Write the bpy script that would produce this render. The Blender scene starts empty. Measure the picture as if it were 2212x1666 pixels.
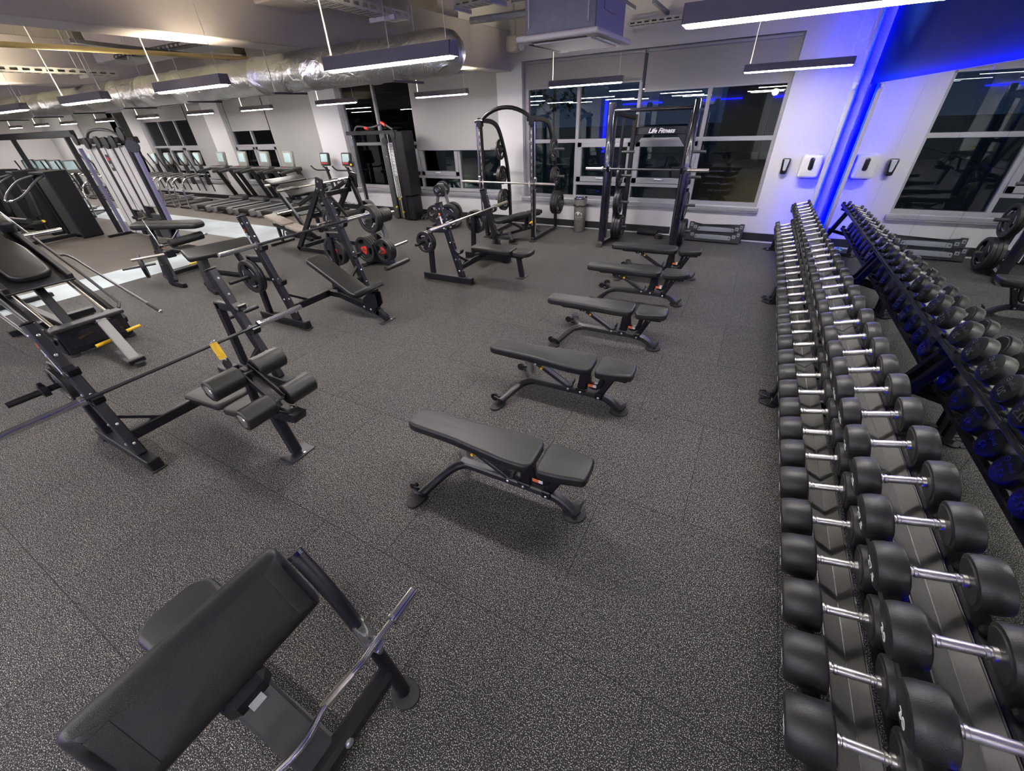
import bpy, bmesh, math, random
from mathutils import Vector, Matrix
random.seed(7)
S = 0.91            # authoring units to metres (camera height 2.30 units = 2.09 m)
PI = math.pi
SC = bpy.context.scene
COL = SC.collection

# ------------------------------------------------------------------ materials
M = {}
def _nt(name):
    m = bpy.data.materials.new(name); m.use_nodes = True
    nt = m.node_tree; b = nt.nodes['Principled BSDF']
    M[name] = m
    return m, nt, b
def mat(name, col, rough=0.5, metal=0.0, bump=0.0, bscale=80.0, vary=0.06, spec=0.5, emit=None, estr=0.0, coat=0.0):
    m, nt, b = _nt(name)
    b.inputs['Roughness'].default_value = rough
    b.inputs['Metallic'].default_value = metal
    b.inputs['Specular IOR Level'].default_value = spec
    b.inputs['Coat Weight'].default_value = coat
    tc = nt.nodes.new('ShaderNodeTexCoord')
    nz = nt.nodes.new('ShaderNodeTexNoise'); nz.inputs['Scale'].default_value = bscale; nz.inputs['Detail'].default_value = 3
    nt.links.new(tc.outputs['Object'], nz.inputs['Vector'])
    cr = nt.nodes.new('ShaderNodeValToRGB')
    c0 = [max(0, c*(1-vary)) for c in col]; c1 = [min(1, c*(1+vary)) for c in col]
    cr.color_ramp.elements[0].position = 0.3; cr.color_ramp.elements[1].position = 0.7
    cr.color_ramp.elements[0].color = (*c0, 1); cr.color_ramp.elements[1].color = (*c1, 1)
    nt.links.new(nz.outputs['Fac'], cr.inputs['Fac'])
    nt.links.new(cr.outputs['Color'], b.inputs['Base Color'])
    if bump:
        bp = nt.nodes.new('ShaderNodeBump'); bp.inputs['Strength'].default_value = bump; bp.inputs['Distance'].default_value = 0.004
        nt.links.new(nz.outputs['Fac'], bp.inputs['Height']); nt.links.new(bp.outputs['Normal'], b.inputs['Normal'])
    if emit:
        b.inputs['Emission Color'].default_value = (*emit, 1); b.inputs['Emission Strength'].default_value = estr
    return m
mat('black_metal', (0.007,0.007,0.010), 0.40, 0.0, 0.15, 300, spec=0.4)
mat('dark_metal', (0.03,0.03,0.036), 0.38, 0.3, 0.1, 250)
mat('shelf_metal', (0.15,0.147,0.14), 0.45, 0.3, 0.05, 100)
mat('satin_grey_metal', (0.10,0.10,0.105), 0.38, 0.5, 0.1, 250)
mat('gloss_black', (0.012,0.012,0.02), 0.12, 0.0, 0, 60, coat=0.6)
mat('chrome', (0.75,0.75,0.77), 0.14, 1.0, 0, 40, 0.02)
mat('worn_chrome', (0.62,0.58,0.52), 0.28, 1.0, 0.1, 90, 0.05)
mat('steel_bolt', (0.7,0.72,0.76), 0.3, 1.0, 0, 60, 0.02)
mat('leather', (0.011,0.011,0.012), 0.42, 0.0, 0.25, 420, 0.12)
mat('leather_soft', (0.013,0.013,0.013), 0.42, 0.0, 0.2, 380, 0.1)
mat('beige_vinyl', (0.30,0.26,0.21), 0.5, 0, 0.1, 200)
mat('rubber', (0.014,0.0135,0.013), 0.46, 0.0, 0.2, 260, 0.15)
mat('rubber_matt', (0.014,0.014,0.014), 0.7, 0.0, 0.2, 200, 0.15)
mat('plate_iron', (0.016,0.016,0.017), 0.42, 0.0, 0.15, 200, 0.1)
mat('red_paint', (0.62,0.03,0.03), 0.45)
mat('yellow_grip', (0.85,0.52,0.02), 0.5)
mat('orange_sticker', (0.75,0.16,0.05), 0.5)
mat('white_sticker', (0.75,0.75,0.78), 0.5)
mat('grey_sticker', (0.42,0.44,0.46), 0.5)
mat('white_paint_print', (0.75,0.76,0.72), 0.6, vary=0.02)
mat('wall_white', (0.60,0.59,0.60), 0.75, 0, 0.05, 60, 0.02)
mat('wall_charcoal', (0.07,0.07,0.075), 0.8)
mat('cream_plaster', (0.50,0.455,0.42), 0.8, 0, 0.06, 40, 0.03)
mat('tray_white', (0.55,0.53,0.48), 0.5, 0.1)
mat('deck_grey', (0.46,0.46,0.39), 0.7, 0.1, 0.1, 12, 0.1)
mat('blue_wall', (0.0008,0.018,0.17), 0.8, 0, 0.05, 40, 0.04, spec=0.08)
mat('knurled_steel', (0.55,0.54,0.52), 0.36, 1.0, 0.15, 400, 0.05)
mat('baseboard_black', (0.012,0.012,0.013), 0.5)
mat('frame_grey', (0.30,0.30,0.32), 0.5, 0.1, 0, 60, 0.03)
mat('blind_grey', (0.30,0.295,0.29), 0.85, 0, 0.08, 500, 0.03)
mat('galvanised', (0.50,0.50,0.48), 0.4, 0.7, 0.1, 30, 0.12)
mat('lamp_grey', (0.16,0.155,0.17), 0.45, 0.2, 0, 50, 0.03)
mat('lamp_on', (0.9,0.9,0.9), 0.5, emit=(1.0,0.95,0.93), estr=75.0)
mat('lamp_uplight', (0.9,0.9,0.9), 0.5, emit=(1.0,0.86,0.64), estr=80.0)
mat('blue_led', (0.1,0.1,0.9), 0.5, emit=(0.0,0.001,1.0), estr=26.0)
mat('blue_led_soft', (0.1,0.1,0.9), 0.5, emit=(0.0,0.001,1.0), estr=34.0)
mat('cable_white', (0.70,0.68,0.62), 0.6)
mat('cable_black', (0.02,0.02,0.02), 0.5)
mat('plastic_white', (0.72,0.72,0.74), 0.35)
mat('plastic_grey', (0.18,0.18,0.18), 0.45)
mat('shroud_white', (0.56,0.55,0.54), 0.4)
mat('shroud_green_grey', (0.045,0.05,0.048), 0.35)
mat('post_lilac', (0.22,0.21,0.34), 0.35, 0.3)
mat('bin_grey', (0.17,0.165,0.15), 0.5)
mat('ac_grey', (0.16,0.165,0.20), 0.45, 0.3, 0.1, 25, 0.08)
mat('ac_panel', (0.60,0.58,0.58), 0.5)
mat('step_grey', (0.20,0.22,0.25), 0.6)
mat('step_dark', (0.02,0.022,0.03), 0.55)
mat('teal_paper', (0.25,0.62,0.70), 0.8)
mat('yellow_pipe', (0.60,0.46,0.18), 0.45)
mat('console_grey', (0.22,0.22,0.20), 0.4)
mat('screen_on', (0.3,0.4,0.4), 0.2, emit=(0.55,0.72,0.75), estr=0.13)
mat('mat_black', (0.02,0.02,0.02), 0.6)
mat('tree_dark', (0.02,0.05,0.015), 0.9, 0, 0.3, 8, 0.5)
mat('bark', (0.03,0.022,0.015), 0.9)
mat('building_dark', (0.05,0.045,0.045), 0.9)
mat('window_glow', (0.9,0.7,0.3), 0.5, emit=(1.0,0.72,0.25), estr=2.2)
mat('street_glow', (0.9,0.6,0.3), 0.5, emit=(1.0,0.6,0.2), estr=30.0)
mat('street_glow_white', (0.9,0.9,0.9), 0.5, emit=(1.0,0.97,0.85), estr=30.0)
mat('lamp_post_green', (0.30,0.34,0.12), 0.6)

def floor_rubber():
    m, nt, b = _nt('floor_rubber')
    b.inputs['Roughness'].default_value = 0.72; b.inputs['Specular IOR Level'].default_value = 0.25
    N, Lk = nt.nodes.new, nt.links.new
    tc = N('ShaderNodeTexCoord')
    def noise(scale, det=2.0):
        n = N('ShaderNodeTexNoise'); n.inputs['Scale'].default_value = scale; n.inputs['Detail'].default_value = det
        Lk(tc.outputs['Object'], n.inputs['Vector']); return n
    f1 = noise(230, 1.0)
    r1 = N('ShaderNodeValToRGB'); e = r1.color_ramp.elements
    e[0].position = 0.585; e[0].color = (0.020,0.0195,0.0195,1); e[1].position = 0.625; e[1].color = (0.46,0.44,0.42,1)
    Lk(f1.outputs['Fac'], r1.inputs['Fac'])
    f2 = noise(75, 2)
    r2 = N('ShaderNodeValToRGB'); e = r2.color_ramp.elements
    e[0].position = 0.42; e[0].color = (0.7,0.7,0.71,1); e[1].position = 0.62; e[1].color = (1.2,1.18,1.16,1)
    Lk(f2.outputs['Fac'], r2.inputs['Fac'])
    mx = N('ShaderNodeMixRGB'); mx.blend_type = 'MULTIPLY'; mx.inputs['Fac'].default_value = 1.0
    Lk(r1.outputs['Color'], mx.inputs['Color1']); Lk(r2.outputs['Color'], mx.inputs['Color2'])
    br = N('ShaderNodeTexBrick'); br.offset = 0.5
    br.inputs['Scale'].default_value = 1.0; br.inputs['Mortar Size'].default_value = 0.003; br.inputs['Mortar Smooth'].default_value = 0.2
    br.inputs['Brick Width'].default_value = 1.0; br.inputs['Row Height'].default_value = 1.0
    br.inputs['Color1'].default_value = (0.92,0.92,0.93,1); br.inputs['Color2'].default_value = (1.09,1.08,1.07,1); br.inputs['Mortar'].default_value = (0.35,0.35,0.35,1)
    mp = N('ShaderNodeMapping'); mp.inputs['Location'].default_value = (0.38,0.2,0)
    Lk(tc.outputs['Object'], mp.inputs['Vector']); Lk(mp.outputs['Vector'], br.inputs['Vector'])
    m2 = N('ShaderNodeMixRGB'); m2.blend_type = 'MULTIPLY'; m2.inputs['Fac'].default_value = 1.0
    Lk(mx.outputs['Color'], m2.inputs['Color1']); Lk(br.outputs['Color'], m2.inputs['Color2'])
    Lk(m2.outputs['Color'], b.inputs['Base Color'])
    bp = N('ShaderNodeBump'); bp.inputs['Strength'].default_value = 0.25; bp.inputs['Distance'].default_value = 0.003
    Lk(f2.outputs['Fac'], bp.inputs['Height']); Lk(bp.outputs['Normal'], b.inputs['Normal'])
floor_rubber()
def floor_vinyl(name, col):
    m, nt, b = _nt(name)
    b.inputs['Roughness'].default_value = 0.55; b.inputs['Specular IOR Level'].default_value = 0.3
    N, Lk = nt.nodes.new, nt.links.new
    tc = N('ShaderNodeTexCoord'); n = N('ShaderNodeTexNoise'); n.inputs['Scale'].default_value = 1.6; n.inputs['Detail'].default_value = 6
    Lk(tc.outputs['Object'], n.inputs['Vector'])
    r = N('ShaderNodeValToRGB'); e = r.color_ramp.elements
    e[0].position = .35; e[0].color = (*[c*.85 for c in col],1); e[1].position = .7; e[1].color = (*[c*1.12 for c in col],1)
    Lk(n.outputs['Fac'], r.inputs['Fac']); Lk(r.outputs['Color'], b.inputs['Base Color'])
floor_vinyl('floor_brown', (0.115,0.098,0.085))
floor_vinyl('path_pale', (0.47,0.53,0.56))
floor_vinyl('tarmac', (0.03,0.032,0.03))
floor_vinyl('lawn', (0.02,0.045,0.012))
def foil():
    m, nt, b = _nt('foil')
    b.inputs['Metallic'].default_value = 1.0; b.inputs['Roughness'].default_value = 0.3
    b.inputs['Base Color'].default_value = (0.80,0.79,0.77,1)
    N, Lk = nt.nodes.new, nt.links.new
    tc = N('ShaderNodeTexCoord'); n = N('ShaderNodeTexNoise'); n.inputs['Scale'].default_value = 7; n.inputs['Detail'].default_value = 8; n.inputs['Distortion'].default_value = 1.2
    Lk(tc.outputs['Object'], n.inputs['Vector'])
    bp = N('ShaderNodeBump'); bp.inputs['Strength'].default_value = 0.8; bp.inputs['Distance'].default_value = 0.04
    Lk(n.outputs['Fac'], bp.inputs['Height']); Lk(bp.outputs['Normal'], b.inputs['Normal'])
foil()
def mirror_mat():
    m, nt, b = _nt('mirror_silver')
    b.inputs['Metallic'].default_value = 1.0; b.inputs['Roughness'].default_value = 0.004
    b.inputs['Base Color'].default_value = (0.80,0.83,0.80,1)
mirror_mat()
def glass_mat():
    m = bpy.data.materials.new('window_glass'); m.use_nodes = True; nt = m.node_tree; M['window_glass'] = m
    nt.nodes.clear(); N, Lk = nt.nodes.new, nt.links.new
    out = N('ShaderNodeOutputMaterial'); mix = N('ShaderNodeMixShader'); t = N('ShaderNodeBsdfTransparent'); g = N('ShaderNodeBsdfGlossy')
    g.inputs['Roughness'].default_value = 0.0; g.inputs['Color'].default_value = (0.9,0.95,1.0,1)
    t.inputs['Color'].default_value = (0.85,0.92,0.9,1)
    fr = N('ShaderNodeFresnel'); fr.inputs['IOR'].default_value = 1.62
    Lk(fr.outputs['Fac'], mix.inputs['Fac']); Lk(t.outputs['BSDF'], mix.inputs[1]); Lk(g.outputs['BSDF'], mix.inputs[2]); Lk(mix.outputs['Shader'], out.inputs['Surface'])
glass_mat()

# ------------------------------------------------------------------ mesh builder
def frame(p, z, x=None):
    """matrix at p with local z along z (and local x as near x as possible)"""
    z = Vector(z).normalized(); x = Vector(x) if x is not None else (Vector((1,0,0)) if abs(z.x) < 0.9 else Vector((0,1,0)))
    x = (x - z*x.dot(z)).normalized(); y = z.cross(x)
    m = Matrix((x, y, z)).transposed().to_4x4(); m.translation = Vector(p); return m
def T(x, y, z): return Matrix.Translation((x, y, z))
def R(ax, deg): return Matrix.Rotation(math.radians(deg), 4, ax)

class B:
    def __init__(s, X=None):
        s.v = []; s.f = []; s.mi = []; s.mats = []; s.X = X or Matrix()
    def _m(s, m):
        if m not in s.mats: s.mats.append(m)
        return s.mats.index(m)
    def add(s, vs, fs, m, X=None):
        o = len(s.v); A = s.X @ X if X is not None else s.X
        s.v += [A @ Vector(v) for v in vs]; k = s._m(m)
        for f in fs: s.f.append([i+o for i in f]); s.mi.append(k)
        return s
    def box(s, c, size, m, ch=0.004, X=None):
        a, b, d = [q/2 for q in size]; ch = min(ch, a*.9, b*.9, d*.9)
        P = (X or Matrix()) @ T(*c)
        if ch <= 0:
            vs = [(x*a, y*b, z*d) for x in (-1,1) for y in (-1,1) for z in (-1,1)]
            fs = [(0,1,3,2),(4,6,7,5),(0,4,5,1),(2,3,7,6),(0,2,6,4),(1,5,7,3)]
            return s.add(vs, fs, m, P)
        vs = []; ix = {}
        for x in (-1,1):
            for y in (-1,1):
                for z in (-1,1):
                    ix[x,y,z] = len(vs)
                    vs += [(x*a, y*(b-ch), z*(d-ch)), (x*(a-ch), y*b, z*(d-ch)), (x*(a-ch), y*(b-ch), z*d)]
        fs = []
        q = [(-1,-1),(1,-1),(1,1),(-1,1)]
        for k in (-1,1):
            fs.append([ix[k,i,j] for i,j in q]); fs.append([ix[i,k,j]+1 for i,j in q]); fs.append([ix[i,j,k]+2 for i,j in q])
        for i in (-1,1):
            for j in (-1,1):
                fs.append([ix[i,j,-1], ix[i,j,1], ix[i,j,1]+1, ix[i,j,-1]+1])
                fs.append([ix[i,-1,j], ix[i,1,j], ix[i,1,j]+2, ix[i,-1,j]+2])
                fs.append([ix[-1,i,j]+1, ix[1,i,j]+1, ix[1,i,j]+2, ix[-1,i,j]+2])
                for k in (-1,1): fs.append([ix[i,j,k], ix[i,j,k]+1, ix[i,j,k]+2])
        return s.add(vs, fs, m, P)
    def span(s, lo, hi, m, ch=0.004):
        return s.box([(a+b)/2 for a, b in zip(lo, hi)], [abs(b-a) for a, b in zip(lo, hi)], m, ch)
    def beam(s, p, q, w, h, m, ch=0.005, side=None):
        """rectangular tube from p to q; w along 'side' direction (default world y-ish), h across"""
        p, q = Vector(p), Vector(q); d = q-p
        F = frame(p, d, side if side is not None else (0,1,0) if abs(d.normalized().y) < .9 else (1,0,0))
        return s.box((0,0,d.length/2), (w,h,d.length), m, ch, F)
    def lathe(s, prof, m, X=None, n=20, caps=True):
        vs, fs = [], []
        for r, z in prof:
            for i in range(n):
                t = 2*PI*i/n; vs.append((r*math.cos(t), r*math.sin(t), z))
        for k in range(len(prof)-1):
            for i in range(n):
                j = (i+1) % n; fs.append((k*n+i, k*n+j, (k+1)*n+j, (k+1)*n+i))
        if caps:
            fs.append(list(range(n))[::-1]); fs.append([(len(prof)-1)*n+i for i in range(n)])
        return s.add(vs, fs, m, X)
    def cyl(s, p, q, r, m, n=14, r2=None, bev=0.0):
        p, q = Vector(p), Vector(q); L = (q-p).length; r2 = r if r2 is None else r2
        pr = [(r,0),(r2,L)] if not bev else [(r-bev,0),(r,bev),(r2,L-bev),(r2-bev,L)]
        return s.lathe(pr, m, frame(p, q-p), n)
    def bolt(s, p, d, r=0.011, h=0.009, m='steel_bolt'):
        p = Vector(p); return s.lathe([(r,0),(r,h*.6),(r*.6,h)], m, frame(p, d), 8)
    def tube(s, pts, r, m, n=10, sm=0, closed=False):
        P = [Vector(p) for p in pts]
        for _ in range(sm):      # corner cutting
            Q = [P[0]]
            for a, b in zip(P, P[1:]): Q += [a*.75+b*.25, a*.25+b*.75]
            P = Q+[P[-1]]
        vs, fs = [], []; nx = None
        for i, p in enumerate(P):
            d = (P[min(i+1, len(P)-1)]-P[max(i-1, 0)])
            if closed: d = P[(i+1) % len(P)]-P[i-1]
            d.normalize()
            if nx is None: nx = d.orthogonal().normalized()
            nx = (nx-d*nx.dot(d)).normalized(); ny = d.cross(nx)
            for k in range(n):
                t = 2*PI*k/n; vs.append(p+nx*(r*math.cos(t))+ny*(r*math.sin(t)))
        L = len(P)
        for i in range(L if closed else L-1):
            i2 = (i+1) % L
            for k in range(n):
                j = (k+1) % n; fs.append((i*n+k, i*n+j, i2*n+j, i2*n+k))
        if not closed: fs += [list(range(n))[::-1], [(L-1)*n+k for k in range(n)]]
        return s.add(vs, fs, m)
    def flat(s, pts, w, h, m, sm=2, side=(0,1,0)):
        """rectangular section swept along a path; w along side, h across"""
        P = [Vector(p) for p in pts]
        for _ in range(sm):
            Q = [P[0]]
            for a, b in zip(P, P[1:]): Q += [a*.75+b*.25, a*.25+b*.75]
            P = Q+[P[-1]]
        vs, fs = [], []; sd = Vector(side).normalized(); ch = min(w, h)*.18
        sec = [(-w/2,-h/2+ch),(-w/2+ch,-h/2),(w/2-ch,-h/2),(w/2,-h/2+ch),(w/2,h/2-ch),(w/2-ch,h/2),(-w/2+ch,h/2),(-w/2,h/2-ch)]
        for i, p in enumerate(P):
            d = (P[min(i+1, len(P)-1)]-P[max(i-1, 0)]).normalized(); a = (sd-d*sd.dot(d)).normalized(); b = d.cross(a)
            vs += [p+a*x+b*y for x, y in sec]
        for i in range(len(P)-1):
            for k in range(8):
                j = (k+1) % 8; fs.append((i*8+k, i*8+j, i*8+8+j, i*8+8+k))
        fs += [list(range(8))[::-1], [(len(P)-1)*8+k for k in range(8)]]
        return s.add(vs, fs, m)
    def pad(s, out, t, m, r=0.02, X=None, k=4, crown=0.0):
        """cushion: closed 2-D outline extruded in z (0..t) with rounded top and bottom edges"""
        n = len(out); P = [Vector((x, y)) for x, y in out]
        ar = sum(P[i].x*P[(i+1) % n].y-P[(i+1) % n].x*P[i].y for i in range(n))
        if ar < 0: P.reverse()
        nr = []
        for i in range(n):
            d = (P[(i+1) % n]-P[i-1]).normalized(); nr.append(Vector((d.y, -d.x)))
        r = min(r, t*.48); rings = []
        for a in range(k+1):
            th = PI/2*a/k; rings.append((r*(1-math.sin(th)), r*(1-math.cos(th))))
        rings += [(o, t-z) for o, z in reversed(rings)]
        vs, fs = [], []
        for o, z in rings: vs += [((P[i]-nr[i]*o).x, (P[i]-nr[i]*o).y, z) for i in range(n)]
        for q in range(len(rings)-1):
            for i in range(n):
                j = (i+1) % n; fs.append((q*n+i, q*n+j, (q+1)*n+j, (q+1)*n+i))
        fs.append(list(range(n))[::-1])
        o = (len(rings)-1)*n; c = sum((p for p in P), Vector((0,0)))/n
        vs.append((c.x, c.y, t+crown))
        for i in range(n): fs.append((o+i, o+(i+1) % n, len(vs)-1))
        return s.add(vs, fs, m, X)
    def prism(s, out, t, m, X=None):
        n = len(out); vs = [(x, y, 0) for x, y in out]+[(x, y, t) for x, y in out]
        fs = [list(range(n))[::-1], [n+i for i in range(n)]]+[(i, (i+1) % n, n+(i+1) % n, n+i) for i in range(n)]
        return s.add(vs, fs, m, X)
    def ball(s, c, r, m, n=14, sc=(1,1,1)):
        k = n//2; return s.lathe([(max(1e-4, r*math.sin(PI*i/k)), -r*math.cos(PI*i/k)) for i in range(k+1)], m, T(*c) @ Matrix.Diagonal((*sc,1)), n, False)
    def mesh(s, name, ang=35):
        me = bpy.data.meshes.new(name)
        me.from_pydata([v*S for v in s.v], [], s.f)
        for m in s.mats: me.materials.append(M[m])
        for p, i in zip(me.polygons, s.mi): p.material_index = i; p.use_smooth = True
        bm = bmesh.new(); bm.from_mesh(me); bmesh.ops.recalc_face_normals(bm, faces=bm.faces); bm.to_mesh(me); bm.free()
        me.set_sharp_from_angle(angle=math.radians(ang)); me.update()
        return me
    def make(s, name, parent=None, loc=None, rz=0.0, label=None, ang=35):
        return link(name, s.mesh(name, ang), parent, loc, rz, label)

def link(name, data, parent=None, loc=None, rz=0.0, label=None):
    o = bpy.data.objects.new(name, data); COL.objects.link(o)
    if parent: o.parent = parent
    if loc: o.location = Vector(loc)*S
    if rz: o.rotation_euler = (0,0,rz)
    if label: o['label'] = label
    return o
def tag(o, label, cat, group=None, kind=None):
    o['label'] = label; o['category'] = cat
    if group: o['group'] = group
    if kind: o['kind'] = kind
    return o
def thing(name, label, cat, loc=(0,0,0), rz=0.0, group=None):
    return tag(link(name, None, None, loc, rz), label, cat, group)
def struct(name, b, loc=None, parent=None, ang=30):
    o = b.make(name, parent, loc, ang=ang)
    if not parent: o['kind'] = 'structure'
    return o
def dup(root, loc, rz=0.0, label=None, group=None):
    r = root.copy(); COL.objects.link(r); r.location = Vector(loc)*S; r.rotation_euler = (0,0,rz)
    if label: r['label'] = label
    if group: r['group'] = group
    for ch in root.children:
        c = ch.copy(); COL.objects.link(c); c.parent = r
        for g in ch.children:
            d = g.copy(); COL.objects.link(d); d.parent = c
    return r
_tc = {}
def text_mesh(txt, size, ext=0.0006, shear=0.0, bold=0.0):
    key = (txt, size, ext, shear)
    if key not in _tc:
        c = bpy.data.curves.new('lettering', 'FONT'); c.body = txt; c.size = size*S; c.extrude = ext*S; c.shear = shear
        c.align_x = 'CENTER'; c.align_y = 'CENTER'; c.offset = bold*S; c.resolution_u = 3
        o = bpy.data.objects.new('lettering', c); COL.objects.link(o)
        me = bpy.data.meshes.new_from_object(o.evaluated_get(bpy.context.evaluated_depsgraph_get()))
        bpy.data.objects.remove(o); _tc[key] = me
    return _tc[key]
def text(name, txt, size, X, parent, m='white_paint_print', shear=0.0, bold=0.0):
    me = text_mesh(txt, size, shear=shear, bold=bold).copy(); me.name = name; me.materials.clear(); me.materials.append(M[m])
    o = link(name, me, parent); Y = X.copy(); Y.translation = X.translation*S; o.matrix_local = Y
    return o
def rrect(w, h, r, n=5):
    out = []
    for cx, cy, a0 in ((w/2-r, h/2-r, 0), (-w/2+r, h/2-r, 90), (-w/2+r, -h/2+r, 180), (w/2-r, -h/2+r, 270)):
        for i in range(n+1):
            t = math.radians(a0+90*i/n); out.append((cx+r*math.cos(t), cy+r*math.sin(t)))
    return out
def rounded(poly, r, n=4):
    """round the corners of a closed polygon"""
    out = []; k = len(poly)
    for i in range(k):
        p = Vector(poly[i]); a = Vector(poly[i-1])-p; b = Vector(poly[(i+1) % k])-p
        d = min(r, a.length*.48, b.length*.48); A = p+a.normalized()*d; C = p+b.normalized()*d
        for j in range(n+1):
            t = j/n; q = A*(1-t)**2+p*(2*t*(1-t))+C*t*t; out.append((q.x, q.y))
    return out
def ordinal(n):
    w = 'first second third fourth fifth sixth seventh eighth ninth tenth eleventh twelfth thirteenth fourteenth fifteenth sixteenth seventeenth eighteenth nineteenth twentieth'.split()
    return w[n-1] if n <= 20 else ('twenty-'+w[n-21] if n < 30 else 'thirtieth' if n == 30 else 'thirty-'+w[n-31])
# ================================================================== ROOM SHELL
XL, XR, YB, YF, ZC = -31.0, 1.42, 9.42, -6.2, 4.3
# floors
b = B(); b.span((-9.82,YF,-.06),(XR+.3,6.9,0),'floor_rubber',0); b.span((-9.82,6.9,-.06),(XR+.3,YB+.3,0),'floor_rubber',0)
struct('floor', b)
b = B(); b.span((XL,YF,-.06),(-10.9,5.73,-.001),'floor_brown',0); b.span((XL,6.9,-.06),(-9.82,YB+.3,-.001),'floor_brown',0)
struct('floor_cardio', b)
b = B(); b.span((-10.9,YF,-.06),(-9.82,6.9,0.0005),'path_pale',0); b.span((XL,5.73,-.06),(-10.9,6.9,0.0005),'path_pale',0)
struct('trim_1', b)
# window wall
WIN = [(-4.83,.17,.62,3.19),(-10.53,-5.45,.66,3.16),(-16.1,-11.58,.66,3.10),(-21.7,-17.1,.66,3.05),(-27.3,-22.65,.66,3.05)]
b = B(); x = XR+.3
for x0, x1, z0, z1 in WIN:
    b.span((x1,YB,0),(x,YB+.34,ZC),'wall_white',0); b.span((x0,YB,0),(x1,YB+.34,z0),'wall_white',0); b.span((x0,YB,z1),(x1,YB+.34,ZC),'wall_white',0); x = x0
b.span((XL-.2,YB,0),(x,YB+.34,ZC),'wall_white',0)
struct('wall_back', b)
b = B(); b.span((XL-.2,YF-.2,0),(XL,YB+.2,ZC),'wall_white',0); struct('wall_left', b)
b = B(); b.span((XL,YF-.2,0),(XR+.6,YF,ZC),'wall_charcoal',0)
for x0, x1 in ((-3.4,-2.3),(-6.2,-5.2),(-9.4,-8.2),(-12.0,-10.6),(-.4,.6)): b.span((x0,YF,0),(x1,YF+.12,ZC),'wall_white',0)
struct('wall_front', b)
for x0, x1, z0, z1, l in ((-7.95,-7.8,.3,2.7,'vertical blue light strip on the wall behind the camera'),(-7.0,-5.0,2.45,2.5,'level blue light strip on the wall behind the camera, leftmost'),(-3.3,-1.4,2.45,2.5,'level blue light strip on the wall behind the camera, middle'),(-.1,.9,2.45,2.5,'level blue light strip on the wall behind the camera, nearest the mirrors')):
    q = B(); q.span((x0,YF+.13,z0),(x1,YF+.15,z1),'blue_led',.003); tag(q.make('light_strip'), l, 'light strip', 'blue light strips')
MR = T(1.175,9.42,0) @ Matrix.Rotation(.0133,4,'Z')      # mirror plane: local x=0, local y runs along the wall
b = B(MR); b.span((.07,-15.7,0),(.3,.2,2.46),'wall_white',0); b.span((.05,-15.7,2.46),(.3,.2,ZC),'blue_wall',0); b.span((.062,-.30,0),(.07,.2,2.46),'blue_wall',0)
struct('wall_right', b)
b = B(); b.span((.982,9.185,0),(1.045,9.200,ZC),'wall_white',.003); b.span((.982,9.195,0),(.990,9.214,ZC),'wall_white',.001); b.span((1.03,9.20,0),(1.04,9.425,ZC),'blue_wall',0); struct('trim_2', b)  # corner cover; its narrow return lip is added to shield the room from blue light
b = B(); b.span((XL,YF,ZC),(XR+.5,YB+.3,ZC+.2),'deck_grey',0)
for i in range(46): b.span((XL,YF+.2+i*.34,ZC-.05),(XR+.3,YF+.34+i*.34,ZC),'deck_grey',.015)
struct('ceiling', b)
# plaster-boxed beams
for i, xb in enumerate((-5.07,-11.09,-16.6,-22.1,-27.6)):
    b = B(); b.span((xb-.42,YF,3.04),(xb,YB,3.68),'cream_plaster',.01); struct('ceiling_beam', b)
for xa, xe in ((-5.07,-1.2),(-11.09,-5.49),(-16.6,-11.51),(-22.1,-17.02)):
    for y in ((3.75,) if xa > -6 else (1.0,4.6,7.6)):
        b = B(); b.span((xa,y,3.36),(xe,y+.62,ZC),'cream_plaster',.01); struct('ceiling_beam', b)
# skirting
b = B()
b.span((XL,9.395,.03),(1.0,9.42,.17),'baseboard_black',.003); b.span((XL,9.40,0),(1.0,9.42,.03),'wall_white',.002)
struct('baseboard_back', b)
b = B(MR); b.span((.05,-14,.03),(.07,-.1,.12),'baseboard_black',.003); struct('baseboard_right', b)
# windows: frame, panes, sill
def window(n, x0, x1, z0, z1, vents, zt=1.76):
    y = YB+.10; fr = B(); g = []
    def bar(xa, za, xb, zb, d=.07): fr.span((xa,y,za),(xb,y+d,zb),'frame_grey',.004)
    w = .065; k = 4; st = (x1-x0)/k
    bar(x0,z0,x0+.11,z1,.1); bar(x1-.06,z0,x1,z1,.1); bar(x0,z1-.07,x1,z1); bar(x0,z0,x1,z0+.07)
    for i in range(1,k): bar(x0+i*st-w/2,z0,x0+i*st+w/2,z1,.1)
    bar(x0,zt-.035,x1,zt+.035)
    for i in range(k):
        xa, xb = x0+i*st, x0+(i+1)*st
        if i in vents:
            zb = z0+.33; bar(xa,zb-.04,xb,zb+.03)
            for q in ((xa+.03,zb+.03,xa+.13,zt-.03),(xb-.13,zb+.03,xb-.03,zt-.03),(xa+.03,zb+.03,xb-.03,zb+.13),(xa+.03,zt-.12,xb-.03,zt-.03)):
                fr.span((q[0],y-.02,q[1]),(q[2],y+.05,q[3]),'frame_grey',.006)
            fr.span((xa+.5,y-.045,zb+.09),(xa+.66,y-.02,zb+.115),'plastic_white',.005)
    o = struct('window_%d' % n, fr)
    gl = B(); gl.span((x0+.05,y+.045,z0+.05),(x1-.05,y+.052,z1-.05),'window_glass',0); gl.make('glass', o)
    s = B(); s.span((x0-.04,YB-.055,z0-.06),(x1+.04,YB+.1,z0),'frame_grey',.006); s.span((x0-.04,YB-.05,z0-.085),(x1+.04,YB-.0,z0-.062),'frame_grey',.004)
    s.make('sill', o)
for n, (w, v) in enumerate(zip(WIN, ((1,2),(1,2),(0,1,2),(1,2),(1,2)))): window(n+1, *w, v)
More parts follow.
